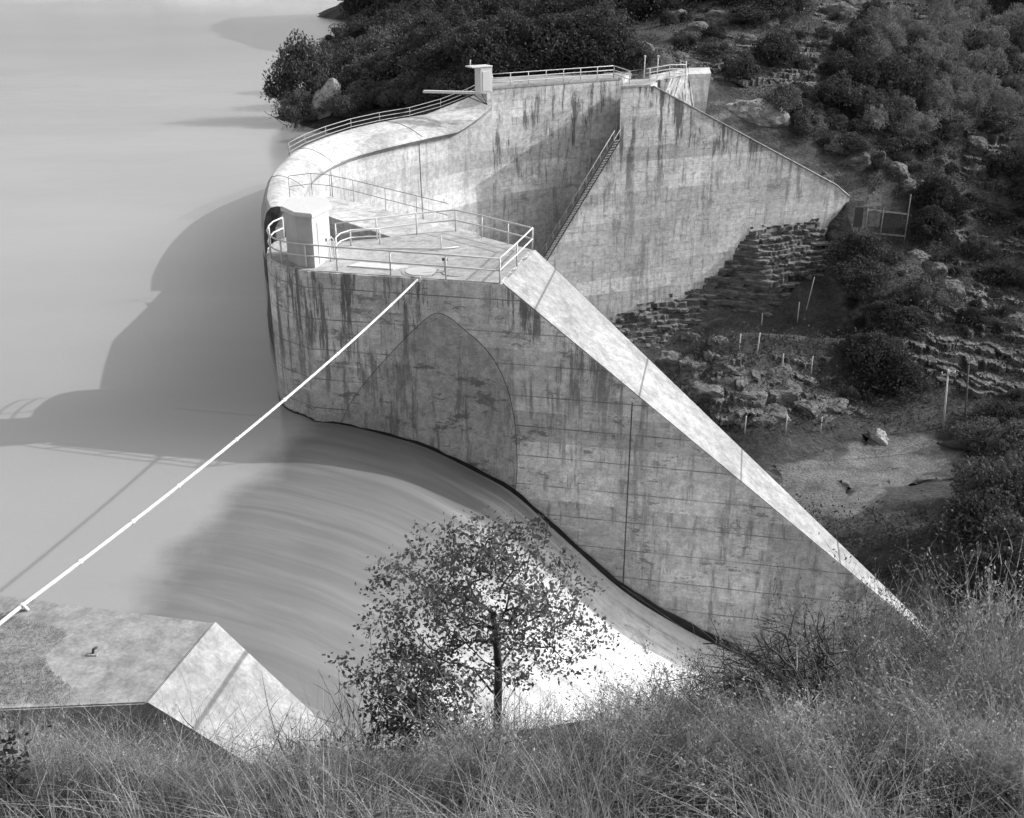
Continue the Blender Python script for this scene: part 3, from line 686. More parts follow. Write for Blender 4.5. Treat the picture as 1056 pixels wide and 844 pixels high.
# ------------------------------------------------------------------ foliage builders
def leaf_quads(C_, size, outward=None, elong=1.9, rs=None, flat=.5):
    rs = rs or rng; n = len(C_); a = rs.normal(size=(n, 3)); 
    if outward is not None: nn = outward*flat+rs.normal(size=(n, 3))*(1-flat)*1.2
    else: nn = rs.normal(size=(n, 3))
    nn /= np.linalg.norm(nn, axis=1, keepdims=True)+1e-9
    a -= nn*np.sum(a*nn, 1, keepdims=True); a /= np.linalg.norm(a, axis=1, keepdims=True)+1e-9
    b = np.cross(nn, a); s = (size*rs.uniform(.6, 1.35, n))[:, None]
    return np.stack([C_-a*s*elong*.5, C_+b*s*.5+a*s*.05, C_+a*s*elong*.5, C_-b*s*.5+a*s*.05], 1)
def crown_mesh(name, seed, lobes=16, per=110, leaf=.11, squash=.8, lob=.42, mat=None, open_=.0):
    rs = np.random.default_rng(seed); Cs = []; Ns = []
    for i in range(lobes):
        d = rs.normal(size=3); d[2] = abs(d[2])*1.0-.25; d /= np.linalg.norm(d)
        r = rs.uniform(.35, .92); c = d*r*np.array([1, 1, squash])+np.array([0, 0, .62*squash]); lr = lob*rs.uniform(.35, 1.15)
        m = int(per*rs.uniform(.6, 1.3)); q = rs.normal(size=(m, 3)); q /= np.linalg.norm(q, axis=1, keepdims=True)
        rad = lr*rs.uniform(.45, 1.08, m)**.6
        Cs.append(c+q*rad[:, None]*np.array([1, 1, .85])); Ns.append(q)
    m = lobes*30; q = rs.normal(size=(m, 3)); q /= np.linalg.norm(q, axis=1, keepdims=True); q[:, 2] = np.abs(q[:, 2])
    Cs.append(q*rs.uniform(.7, 1.15, (m, 1))*np.array([1, 1, squash])+np.array([0, 0, .35])); Ns.append(q)
    C_ = np.concatenate(Cs); N_ = np.concatenate(Ns); keep = C_[:, 2] > -.02
    me = qmesh(name, leaf_quads(C_[keep], leaf, N_[keep], 1.7, rs, .45)); me.materials.append(mat); return me
def grow(name, root, targets, r0=.004, step_=.12, jit=.03, seed=0, power=.5, sag=0, base=None, k=5):
    rs = np.random.default_rng(seed); pos = [np.array(root, float)]; par = [-1]
    if base is not None:
        for b in base: pos.append(np.array(b, float)); par.append(len(pos)-2)
    tg = sorted(targets, key=lambda t: np.linalg.norm(np.array(t)-pos[-1])); ends = []
    for t in tg:
        t = np.array(t); arr = np.array(pos); d = np.linalg.norm(arr-t, axis=1)+np.maximum(0, arr[:, 2]-t[2]+.55*np.hypot(arr[:, 0]-t[0], arr[:, 1]-t[1]))*1.1
        j = int(np.argmin(d)); cur = pos[j]; L_ = np.linalg.norm(t-cur); m = max(1, int(L_/step_)); pj = j
        for i in range(1, m+1):
            u = i/m; p = cur*(1-u)+t*u+np.array([0, 0, -.10*L_*u*(1-u)])+(rs.normal(size=3)*jit if i < m else 0)
            pos.append(p); par.append(pj); pj = len(pos)-1
        ends.append(pj)
    cnt = np.zeros(len(pos))
    for e_ in ends: cnt[e_] += 1
    for i in range(len(pos)-1, 0, -1): cnt[par[i]] += cnt[i]
    rad = r0*np.maximum(cnt, 1)**power
    segs = [([pos[par[i]], pos[i]], [min(rad[par[i]], rad[i]*1.5), rad[i]]) for i in range(1, len(pos))]
    return tubes(name, segs, k), pos
SHRUB = {}
SHRUB['dark'] = [crown_mesh('crown', 100+i, 24, 260, .055, .85, .42, M['leafA']) for i in range(4)]
SHRUB['mid'] = [crown_mesh('crown', 120+i, 22, 250, .052, .85, .40, M['leafB']) for i in range(4)]
SHRUB['pale'] = [crown_mesh('crown', 140+i, 28, 130, .045, 1.0, .34, M['leafC']) for i in range(4)]
TREE = [crown_mesh('crown', 160+i, 36, 320, .040, .95, .36, M['leafB' if i % 2 else 'leafA']) for i in range(4)]
def stem_mesh(seed):
    rs = np.random.default_rng(seed); t = [tuple(np.array([rs.normal()*.45, rs.normal()*.45, rs.uniform(.35, 1.0)])) for _ in range(12)]
    return grow('trunk', (0, 0, -.15), t, .011, .2, .02, seed, .55, base=[(0.02, 0, .1)], k=5)[0]
STEMS = [stem_mesh(i) for i in range(4)]
for s_ in STEMS: s_.materials.append(M['bark'])
def plant(name, kind, p, r, h, label, cat, group, i, lift=0):
    o = empty(name, p, label, cat, group)
    c = bpy.data.objects.new('crown', (TREE if kind == 'tree' else SHRUB[kind])[i % 4]); COL.objects.link(c); c.parent = o
    c.scale = (r, r, h/1.35); c.rotation_euler = (0, 0, random.uniform(0, 6.28)); c.location = (0, 0, lift)
    t = bpy.data.objects.new('trunk', STEMS[i % 4]); COL.objects.link(t); t.parent = o; t.scale = (r, r, h/1.35); t.location = (0, 0, 0)
    return o
# shore and peninsula trees
for i, (x, yb, Y, r, h, lb) in enumerate([
    (312, 126, 138, 4.2, 8.8, 'large rounded tree leaning over the water at the tip of the shore'),
    (352, 100, 150, 4.0, 6.5, 'dark tree directly behind the pale shore boulder'),
    (382, 118, 138, 3.4, 5.0, 'pale bush beside the curved crest railing, right of the shore boulder'),
    (418, 112, 136, 3.8, 5.6, 'rounded bush behind the middle of the curved crest railing'),
    (452, 106, 136, 3.6, 6.2, 'bush behind the upper end of the curved railing'),
    (478, 98, 140, 3.4, 5.6, 'bush immediately left of the white gauge cabinet'),
    (330, 82, 165, 4.6, 6.0, 'dark tree on the outer shore behind the large leaning tree'),
    (400, 88, 158, 4.4, 6.5, 'dark tree behind the rounded bush on the shore slope'),
    (440, 82, 162, 4.4, 6.5, 'broad dark tree on the slope left of the gauge cabinet'),
    (362, 62, 205, 5.0, 5.5, 'small dark tree on the bend of the receding shore'),
    (384, 24, 318, 8.0, 9.5, 'distant dark clump of tree on the farthest point of the shore'),
    (365, 108, 144, 3.0, 4.4, 'low bush between the shore boulder and the pale bush'),
    (398, 102, 146, 3.2, 4.6, 'dark bush directly above the pale bush on the shore slope'),
    (430, 98, 147, 3.4, 4.8, 'grey bush above and left of the gangway beam'),
    (462, 92, 148, 3.4, 4.8, 'grey bush just above the gangway beam'),
    (500, 78, 145, 3.2, 4.6, 'dark bush right behind the gauge cabinet'),
    (530, 74, 146, 3.2, 4.4, 'dark bush behind the left part of the far railing'),
    (565, 72, 148, 3.2, 4.4, 'dark bush behind the middle of the far railing'),
    (600, 66, 150, 3.0, 4.0, 'dark bush behind the right part of the far railing'),
    (420, 70, 185, 4.6, 6.0, 'dark tree higher up the shore slope'),
    (470, 70, 172, 4.6, 6.0, 'dark tree on the slope above the grey bushes'),
    (305, 131, 134, 2.6, 4.0, 'low dark bush at the waterline under the large leaning tree')]):
    p = atY(x, yb, Y); plant('shore_tree', 'tree' if i not in (2, 3, 5, 11, 13, 14) else 'mid', Vector((p.x, p.y, max(gh(p.x, p.y)-.3, -.2))), r, h, lb, 'tree', 'trees and bushes along the lake shore', i)
for i in range(44):
    x = 342+(i*1.618*26 % 150); y = 127-(x-345)*.17-random.uniform(0, 20)
    p = hit(x, y, 114)
    if p: plant('shore_bush', 'mid' if i % 3 else 'dark', p-Vector((0, 0, .2)), random.uniform(1.5, 2.3), random.uniform(2.0, 3.2), 'grey green bush on the bank behind the curved crest railing', 'bush', 'bushes on the bank behind the crest', i)
# hillside shrubs : sampled over the hill, spread evenly as seen
def inside(x, y):
    if x < 370: return False
    if y < 82 and x < 735: return True
    if x < 700: return False
    if y < 240: return x > 735+(y-75)*1.35 if y > 75 else True
    if x > 880 and y < 350: return True
    if x > 875 and y < 420: return x < 930 or x > 1035
    return x > 1005 and y < 600
def bare(x, y):
    q_ = rng.random()
    if 730 < x < 818 and 82 < y < 142: return q_ < .93
    if 620 < x < 865 and 28 < y < 100: return q_ < .80
    if 835 < x < 975 and y < 38: return q_ < .7
    if 835 < x < 950 and 180 < y < 264: return True
    if 985 < x < 1050 and 135 < y < 205: return q_ < .85
    if 800 < x < 885 and 125 < y < 200: return q_ < .55
    if x > 905 and 228 < y < 440: return q_ < .80
    if x > 880 and y > 200: return q_ < .35
    return q_ < .12
pts = []; tries = 0
while len(pts) < 440 and tries < 40000:
    tries += 1
    x, y = random.uniform(372, 1056), random.uniform(0, 600)
    if not inside(x, y) or bare(x, y): continue
    dmin = 9.5 if y < 200 else 11
    if any((x-a)**2+((y-b)*1.4)**2 < dmin*dmin for a, b in pts): continue
    pts.append((x, y))
for i, (x, y) in enumerate(pts):
    p = hit(x, y)
    if p is None or (p.y < 118 and p.x < 20 and p.z > -2): continue
    if x > 900 and 25 < y < 140 and random.random() < .75:
        kd, lb, r, h = 'pale', 'pale feathery brush on the upper right hillside', random.uniform(1.4, 2.2), random.uniform(2.4, 3.8)
    elif x < 640 and random.random() < .8:
        kd, lb, r, h = 'dark', 'dark rounded tree on the wooded slope behind the far railing', random.uniform(2.6, 4.0), random.uniform(3.2, 5.0)
    elif random.random() < .62:
        kd, lb, r = 'dark', 'dark leafy shrub on the canyon hillside', random.choice((.6, .8, 1.0, 1.3, 1.7, 2.6))*random.uniform(.85, 1.2); h = r*random.uniform(.9, 1.6)
    else:
        kd, lb, r = 'mid', 'grey green shrub on the canyon hillside', random.choice((.6, .9, 1.3, 2.2))*random.uniform(.85, 1.2); h = r*random.uniform(.9, 1.7)
    sc_ = max(1, p.y/130); 
    plant({'pale': 'brush', 'dark': 'shrub', 'mid': 'bush'}[kd] if x > 640 else 'hillside_tree', kd, p-Vector((0, 0, .25)), r*sc_, h*sc_, lb, {'pale': 'brush', 'dark': 'shrub', 'mid': 'bush'}[kd] if x > 640 else 'tree', {'pale': 'pale brush on the upper hillside', 'dark': 'dark shrubs on the hillside', 'mid': 'grey green shrubs on the hillside'}[kd], i)
# undergrowth between the shrubs: nobody could count it
C_ = []
for _ in range(19000):
    x, y = random.uniform(372, 1056), random.uniform(0, 640)
    if not (inside(x, y) or (x > 700 and 330 < y < 620 and rng.random() < .4)): continue
    if bare(x, y) and rng.random() < .5: continue
    if 740 < x < 1010 and 445 < y < 530: continue
    p = hit(x, y)
    if p is None or (p.x < 36 and 98 < p.y < 123 and (p.x-C.x)*Nf.x+(p.y-C.y)*Nf.y > -3): continue
    m = 20; s_ = random.choice((.3, .45, .6, .9, 1.2))*random.uniform(.8, 1.2)
    C_.append(np.array(p)+rng.normal(size=(m, 3))*s_*np.array([1, 1, .5])+np.array([0, 0, s_*.5]))
C_ = np.concatenate(C_); link('undergrowth', qmesh('undergrowth', leaf_quads(C_, .14)), M['leafA'])['kind'] = 'stuff'
# tall dark trees low right
for i, (x, yb, Y, r, h, lb) in enumerate([(1052, 500, 62, 3.6, 5.5, 'large black-green tree at the right edge above the canyon floor'), (1030, 470, 70, 2.6, 3.6, 'dark bushy tree just left of the large right edge tree'), (1050, 560, 50, 2.2, 3.0, 'dark bush below the large tree at the right edge'), (1000, 580, 52, 1.3, 1.6, 'low dark bush among pale rocks at the right'), (1045, 650, 36, 1.6, 2.2, 'dark bush behind the dry grass at the right edge')]):
    p = atY(x, yb, Y); plant('dark_tree', 'dark', Vector((p.x, p.y, gh(p.x, p.y)-.2)), r, h, lb, 'tree', None, i)
# ------------------------------------------------------------------ railings
def resample(P, step_):
    return P
def railing(name, label, P, h=1.07, r=.028, rails=(1.0, .52), mat='white', posts=None, cat='railing'):
    P = [Vector(p) for p in P]; root = empty(name, P[0], label, cat)
    for k_, f in enumerate(rails):
        nm = 'top_rail' if k_ == 0 else 'mid_rail'
        child(nm, tubes(nm, [([p+Vector((0, 0, h*f)) for p in P], r)], 6), M[mat], root)
    for i in (posts if posts is not None else range(len(P))):
        child('post', tubes('post', [([P[i], P[i]+Vector((0, 0, h+.01))], r*1.05)], 6), M[mat], root)
    return root
dp = [(347, 253.5), (389, 247.6), (430, 242.2), (470, 238.6), (497, 245), (524, 252), (549, 258.5), (533, 275), (515.5, 292.3), (460, 288), (403, 283.7), (348, 279.4), (316, 276.6), (300, 274.6), (291, 272.4), (284, 269.6), (279.5, 266), (277.5, 261.5), (279, 256.4), (283.5, 251.5), (293, 247)]
railing('deck_railing', 'white two-bar railing round the pier deck and its rounded nose', [atz(x, y, ZD+.03) for x, y in dp], posts=[0, 1, 2, 3, 4, 5, 6, 7, 8, 9, 10, 11, 12, 14, 16, 18, 20], r=.04)
sr = [(347, 262), (352, 257), (362, 253.5), (376, 252.5), (392, 252)]
railing('short_railing', 'short white curved railing beside the hut on the pier deck', [atz(x, y, ZD+.03) for x, y in sr], h=.75, posts=[0, 2, 4], r=.035)
lr = [(299, 203.5), (322, 200.5), (341, 202.5), (365, 208), (398, 217), (430, 225.5), (462, 234)]
railing('link_railing', 'thin grey wire railing along the link wall behind the hut', [atz(x, y, 6.0) for x, y in lr], h=1.3, r=.022, mat='grey', posts=range(6), rails=(1.0, .5))
# crest railing on the upstream edge of the arch
cr_ = [];
for i in range(24, len(O)-3, 5):
    p = O[i]+(L[i]-O[i])*.10; cr_.append((p[0], p[1], 4.65+arch_rise(i)))
i = len(O)-1; cr_.append((O[i][0]+.3, O[i][1]-.6, 6.9))
railing('crest_railing', 'grey three-bar railing following the upstream edge of the curved crest', cr_, h=1.05, r=.035, mat='grey', rails=(1.0, .66, .33))
f1 = [A+Vector((.5, .4, .22))+DL*(t*14.4/7) for t in range(8)]
railing('far_railing', 'white three-bar railing along the top of the recessed far wall', f1, h=1.2, r=.045, rails=(1.0, .66, .33))
f2 = [f1[-1], Vector((C.x+1.0, C.y+1.6, ZD+.22)), Vector((C.x+3.0, C.y+1.8, ZD+.45)), Vector((u1.x+2.2, u1.y+.6, uz)), Vector((u1.x+3.9, u1.y+.8, uz)), Vector((u2.x-2.6, u2.y+.3, uz))]
railing('upper_railing', 'white railing climbing to the upper block at the far abutment', f2, h=1.2, r=.045, rails=(1.0, .66, .33))
for x, lb in ((664, 'left one of two thin white lamp posts on the far abutment'), (677.5, 'right one of two thin white lamp posts on the far abutment')):
    p = atY(x, 83, 115.5); e_ = empty('lamp_post', p, lb, 'lamp post')
    child('pole', tubes('pole', [([p-Vector((0, 0, .8)), p+Vector((0, 0, 2.3))], .055)], 6), M['white'], e_)
    child('lamp_head', box('lamp_head', p+Vector((0, -.1, 2.35)), (1, 0, 0), (0, 1, 0), (0, 0, 1), .22, .34, .16, .03), M['white'], e_)
# ------------------------------------------------------------------ hut on the pier
hz = ZD+.03
hp = [(297, 268.5), (309, 274.8), (325, 276.8), (342, 266.5), (338, 258), (303, 259)]
hw = [atz(x, y, hz) for x, y in hp]
hut = empty('hut', hw[2], 'small white six-sided hut with flat overhanging roof on the pier nose', 'hut')
Hh = 2.3
child('wall', prism('wall', [p+Vector((0, 0, Hh)) for p in hw], hz-.02, .02), M['hut'], hut)
hc = sum(hw, Vector())/6
rl = [hc+(p-hc)*1.14+Vector((0, 0, Hh+.18)) for p in hw]
child('roof', prism('roof', rl, hz+Hh+.005, .03), M['white'], hut)
a, b = hw[2], hw[3]; nrm = Vector(((b-a).y, -(b-a).x, 0)).normalized()
c = a*.5+b*.5; child('door', box('door', c+nrm*.01+Vector((0, 0, 1.0)), (b-a), nrm, (0, 0, 1), .82, .05, 1.9, .01), M['white'], hut)
dh = child('handle', box('handle', c+nrm*.06+(b-a).normalized()*.3+Vector((0, 0, 1.0)), (b-a), nrm, (0, 0, 1), .04, .06, .14), M['dark'], hut)
# ladder hoop rail at the hut's right side
p = atz(341, 270, hz); q = atz(345, 268, hz)
hr = empty('hand_rail', p, 'small white looped hand rail at the right side of the hut', 'hand rail')
child('loop', tubes('loop', [([p, p+Vector((0, 0, .95)), (p+q)/2+Vector((0, 0, 1.1)), q+Vector((0, 0, .95)), q], .03)], 6), M['white'], hr)
# deck fittings
p = atz(434, 280.5, hz)
mc = empty('manhole_cover', p, 'round pale manhole cover flush on the pier deck', 'manhole cover')
def disc(name, c, r, h, k_=28): return tubes(name, [([c, c+Vector((0, 0, h))], r)], k_, False)
child('ring', disc('ring', p, .85, .02), M['slope'], mc); child('lid', disc('lid', p, .68, .045), M['hut'], mc)
p = atz(470, 281.5, hz); mc2 = empty('manhole_cover', p, 'partly hidden pale cover disc next to the dark-capped vent pipe', 'manhole cover'); child('lid', disc('lid', p, .6, .03), M['slope'], mc2)
pp = [atz(x, y, hz) for x, y in ((358, 275.5), (405, 279), (421, 275.5), (372, 271.5))]
ht = empty('hatch_plate', pp[0], 'white rectangular hatch plate on the pier deck near the hut', 'hatch')
child('plate', prism('plate', [p+Vector((0, 0, .06)) for p in pp], hz, .01), M['white'], ht)
p = atz(459, 281, hz); vp = empty('vent_pipe', p, 'short pipe with dark cap standing on the pier deck', 'pipe')
child('pipe', tubes('pipe', [([p, p+Vector((0, 0, .55))], .05)], 8), M['galv'], vp); child('cap', tubes('cap', [([p+Vector((-.12, 0, .58)), p+Vector((.12, 0, .58))], .07)], 8), M['dark'], vp)
pl = [atz(x, y, hz) for x, y in ((378, 258.5), (420, 257.5), (455, 258), (473, 256))]
cd = empty('conduit', pl[0], 'thin white conduit lying across the pier deck', 'conduit')
child('pipe', tubes('pipe', [([p+Vector((0, 0, .06)) for p in pl], .035)], 6), M['white'], cd)
child('upright', tubes('upright', [([pl[2]+Vector((0, 0, .06)), pl[2]+Vector((0, 0, .7))], .03)], 6), M['white'], cd)
# ------------------------------------------------------------------ cable across the spillway
c0 = wallpt(431, 288)+Nw*.05; c1 = atz(21, 626, ZD+.12); c2 = atz(-26, 664, ZD+.02)
cb = empty('guide_cable', c0, 'long straight white pipe-like cable stretched from the pier deck across the spillway', 'cable')
ln = [c0+(c1-c0)*(i/24)-Vector((0, 0, .35*4*(i/24)*(1-i/24))) for i in range(25)]
child('cable', tubes('cable', [(ln+[c1+(c2-c1)*.5, c2], .047)], 8), M['white'], cb)
for f in (3, 8, 12, 15, 18, 20, 22): child('coupling', tubes('coupling', [([ln[f], ln[f]+(ln[f+1]-ln[f])*.12], .062)], 8), M['galv'], cb)
child('shackle', tubes('shackle', [([c1+Vector((-.1, -.05, -.12)), c1+Vector((.04, .02, .06)), c1+Vector((.12, .05, -.12))], .05)], 6), M['white'], cb)
child('end_plate', box('end_plate', c0-Nw*.02, Wd, Nw, (0, 0, 1), .3, .06, .25, .01), M['galv'], cb)
# ------------------------------------------------------------------ stair down the far wall
a = E1+Nf*.15; b = E2+Nf*.15
stg = empty('stair', b, 'steep dark metal stair running diagonally down the far abutment wall', 'stairs')
d = (b-a); sd = (-Wr*.9+Nf*.43).normalized()
for o_, nm in ((.0, 'stringer'), (.95, 'stringer')):
    child(nm, tubes(nm, [([a+sd*o_+Vector((0, 0, -.1)), b+sd*o_+Vector((0, 0, -.1))], .09)], 4, False), M['dark'], stg)
for o_ in (.0, .95):
    child('hand_rail', tubes('hand_rail', [([a+sd*o_+Vector((0, 0, .95)), b+sd*o_+Vector((0, 0, .95))], .05)], 5), M['grey'], stg)
nst = 44
for i in range(nst):
    p = a+d*((i+.5)/nst)+sd*.475
    child('tread', box('tread', p, d.xy.to_3d(), sd, (0, 0, 1), .26, .9, .05), M['grey'], stg)
for i in range(0, nst, 4):
    p = a+d*((i+.5)/nst)+sd*.95
    child('post', tubes('post', [([p+Vector((0, 0, -.1)), p+Vector((0, 0, .95))], .035)], 5), M['grey'], stg)
# ------------------------------------------------------------------ gauge cabinet and gangway at the far deck
p = atz(497.5, 96, ZD+.22)
gc = empty('gauge_cabinet', p, 'white upright cabinet with overhanging roof at the end of the curved crest', 'cabinet')
child('cabinet_body', box('cabinet_body', p+Vector((.1, .4, 1.15)), (.857, .515, 0), (-.515, .857, 0), (0, 0, 1), 1.25, 1.1, 2.3, .03), M['white'], gc)
child('cabinet_roof', box('cabinet_roof', p+Vector((-.3, .2, 2.35)), (.857, .515, 0), (-.515, .857, 0), (0, 0, 1), 2.2, 1.3, .12, .02), M['white'], gc)
child('cabinet_door', box('cabinet_door', p+Vector((.395, -.09, 1.05)), (.857, .515, 0), (-.515, .857, 0), (0, 0, 1), .8, .05, 1.75, .01), M['white'], gc)
child('lamp', tubes('lamp', [([p+Vector((-1.1, .4, 2.4)), p+Vector((-1.1, .4, 2.9))], .07)], 6), M['white'], gc)
g0 = atz(437, 94.5, ZD); g1 = atz(500, 96.0, ZD+.1)
gw = empty('gangway', g1, 'narrow pale beam projecting over the lake from the gauge cabinet', 'beam')
child('beam', box('beam', (g0+g1)/2, g1-g0, Vector((-(g1-g0).y, (g1-g0).x, 0)), (0, 0, 1), (g1-g0).length, .5, .22, .02), M['galv'], gw)
for t in (.6, .8, .95):
    q_ = g0+(g1-g0)*t; child('strut', tubes('strut', [([q_+Vector((0, 0, -.1)), g1+Vector((.2, .3, -1.1))], .05)], 5), M['dark'], gw)
# ------------------------------------------------------------------ retaining structure, posts, poles
rp_ = [hit(x, y) for x, y in ((880, 232), (900, 232), (932, 246))]
a = atY(878, 232, 116.5); 
rt = empty('retaining_wall', a, 'small dark timber retaining wall with posts at the right end of the far wall', 'retaining wall')
x0 = a.x
for k_, (dx, wd, dz, hh, mt) in enumerate([(.6, .9, .9, 2.2, 'dark'), (2.2, 1.5, .7, 1.7, 'wood'), (4.2, 2.4, .5, 1.6, 'dark')]):
    child('panel', box('panel', Vector((x0+dx, a.y-.2+k_*.1, a.z+dz)), (1, -.1, 0), (.1, 1, 0), (0, 0, 1), wd, .15, hh, .02), M[mt], rt)
for dx in (1.4, 3.1, 5.8):
    child('post', tubes('post', [([Vector((x0+dx, a.y-.5, a.z-2.2)), Vector((x0+dx, a.y-.5, a.z+1.9 if dx < 5 else a.z+3.4))], .07)], 5), M['wood'], rt)
child('cap_beam', box('cap_beam', Vector((x0+3.6, a.y-.45, a.z+1.5)), (1, 0, -.12), (0, 1, 0), (.12, 0, 1), 4.6, .12, .14), M['wood'], rt)
child('low_rail', box('low_rail', Vector((x0+3.4, a.y-.5, a.z-.9)), (1, 0, -.1), (0, 1, 0), (.1, 0, 1), 5, .1, .16), M['wood'], rt)
for i, (x, yb, hgt, ln_) in enumerate([(831, 322, 3.6, .5), (822, 335, 2.2, 0), (780, 372, 2.4, .1), (762, 366, 1.6, 0), (806, 385, 1.6, 0), (785, 338, 1.4, 0), (836, 388, 1.8, 0), (810, 447, 1.6, 0), (768, 447, 1.6, 0), (846, 446, 1.4, 0)]):
    p = hit(x, yb)
    if p:
        o = link('survey_post', tubes('survey_post', [([Vector((0, 0, -.3)), Vector((ln_, 0, hgt))], .055)], 5), M['galv']); o.location = p
        tag(o, 'thin pale post standing on the rocky ground beside the far wall', 'post', 'thin posts on the rocky bench')
def pole(x, yb, yt, Y, lb, mat, arms):
    p = atY(x, yb, Y); p.z = gh(p.x, p.y) if abs(gh(p.x, p.y)-p.z) > .05 else p.z
    t = atY(x+(5 if arms else 6), yt, p.y); hgt = t.z-p.z
    e_ = empty('utility_pole', p, lb, 'utility pole')
    child('pole', tubes('pole', [([p-Vector((0, 0, .5)), Vector((t.x, t.y, t.z))], [.11, .07])], 8), M[mat], e_)
    if arms:
        child('crossarm', box('crossarm', Vector((t.x, t.y-.12, t.z-.45)), (1, .2, 0), (-.2, 1, 0), (0, 0, 1), 1.5, .1, .12), M['wood'], e_)
        for s_ in (-.6, .1, .6): child('insulator', tubes('insulator', [([Vector((t.x+s_, t.y-.12+s_*.2, t.z-.4)), Vector((t.x+s_, t.y-.12+s_*.2, t.z-.15))], .06)], 6), M['white'], e_)
    else:
        child('pole_cap', tubes('pole_cap', [([Vector((t.x, t.y, t.z-.1)), Vector((t.x, t.y, t.z+.05))], .11)], 8), M['dark'], e_)
pole(973, 442, 381, 88, 'pale weathered utility pole with crossarm beside the gravel track', 'galv', True)
pole(993, 462, 375, 85, 'dark bare utility pole right of the pale crossarm pole', 'dark', False)
# ------------------------------------------------------------------ foreground plants
# sapling
root = fhit(513, 760)
def px_at(px, py, Y): return np.array(atY(px, py, Y))
Yt = root.y+.15
crown_px = []
out = [(452, 545), (480, 533), (510, 535), (560, 560), (585, 575), (592, 600), (640, 655), (600, 640), (622, 690), (590, 690), (560, 700), (530, 690)]
blobs = [(470, 560, 45, 28), (520, 560, 40, 30), (560, 585, 34, 26), (440, 590, 42, 28), (410, 615, 36, 26), (395, 645, 24, 14), (500, 610, 60, 40), (550, 630, 45, 35), (590, 650, 34, 22), (615, 662, 22, 12), (605, 605, 16, 12), (450, 640, 48, 34), (420, 680, 36, 24), (470, 690, 40, 28), (530, 680, 46, 28), (590, 690, 24, 14), (395, 690, 18, 16), (548, 545, 20, 16), (405, 590, 20, 12), (485, 645, 40, 30), (500, 575, 36, 26), (540, 655, 36, 26), (455, 615, 30, 24)]
tg = []
for (x, y, a_, b_) in blobs:
    for _ in range(max(5, int(a_*b_/46))):
        r_ = math.sqrt(random.random()); t_ = random.uniform(0, 6.28)
        tg.append(px_at(x+a_*r_*math.cos(t_), y+b_*r_*math.sin(t_), Yt+random.gauss(0, .38)))
sap = empty('sapling', root, 'small leafy young tree standing alone in front of the white spillway water', 'tree')
me, pos = grow('trunk', tuple(root-Vector((0, 0, .2))), tg, .0018, .09, .012, 5, .55, base=[tuple(root+(Vector(px_at(514, 690, Yt))-root)*t) for t in (.25, .6, 1)]+[tuple(px_at(511, 650, Yt)), tuple(px_at(507, 632, Yt))])
child('trunk', me, M['bark'], sap)
tg = np.array(tg); cc = []
for t in tg:
    m = rng.integers(14, 30); cc.append(t+rng.normal(size=(m, 3))*np.array([.075, .085, .055]))
cc = np.concatenate(cc)
me = qmesh('crown', leaf_quads(cc, .031, None, 1.75)); child('crown', me, M['leafS'], sap)
# generic small foreground shrubs: leafy
def leafy(name, px, py, hpx, wpx, label, cat, mat, leaf=.03, nt_=60, per=20, seed=1, group=None, twigs='bark'):
    r0 = fhit(px, py)
    if r0 is None: return
    rs = np.random.default_rng(seed); sc_ = (r0-CAM).length/F; H_, W_ = hpx*sc_*1.12, wpx*sc_
    t = [np.array(r0)+np.array([rs.normal()*W_*.27, rs.normal()*W_*.25, H_*rs.uniform(.25, 1.0)]) for _ in range(nt_)]
    e_ = empty(name, r0, label, cat, group)
    me, _ = grow('stems', tuple(r0-Vector((0, 0, .1))), t, .0025, .1, .02, seed, .5, k=4); child('stems', me, M[twigs], e_)
    if per:
        cc = np.concatenate([q+rs.normal(size=(per, 3))*np.array([.07, .07, .07]) for q in t])
        child('leaves', qmesh('leaves', leaf_quads(cc, leaf, None, 1.9, rs)), M[mat], e_)
    return e_
leafy('shrub', 120, 775, 46, 60, 'dark leafy shrub against the shaded face of the near abutment', 'shrub', 'leafA', .03, 45, 18, 3)
leafy('shrub', 14, 840, 75, 50, 'dark leafy sprig at the lower left corner', 'shrub', 'leafA', .035, 26, 9, 4)
leafy('shrub', 428, 785, 100, 105, 'dense dark bush at the left foot of the young tree', 'shrub', 'leafA', .030, 110, 34, 6)
leafy('shrub', 505, 830, 90, 70, 'upright grassy bush with dark base in front of the young tree', 'shrub', 'straw2', .02, 60, 12, 7)
leafy('shrub', 670, 760, 40, 90, 'low brush on the slope edge left of the dead branches', 'shrub', 'straw2', .016, 60, 14, 8)
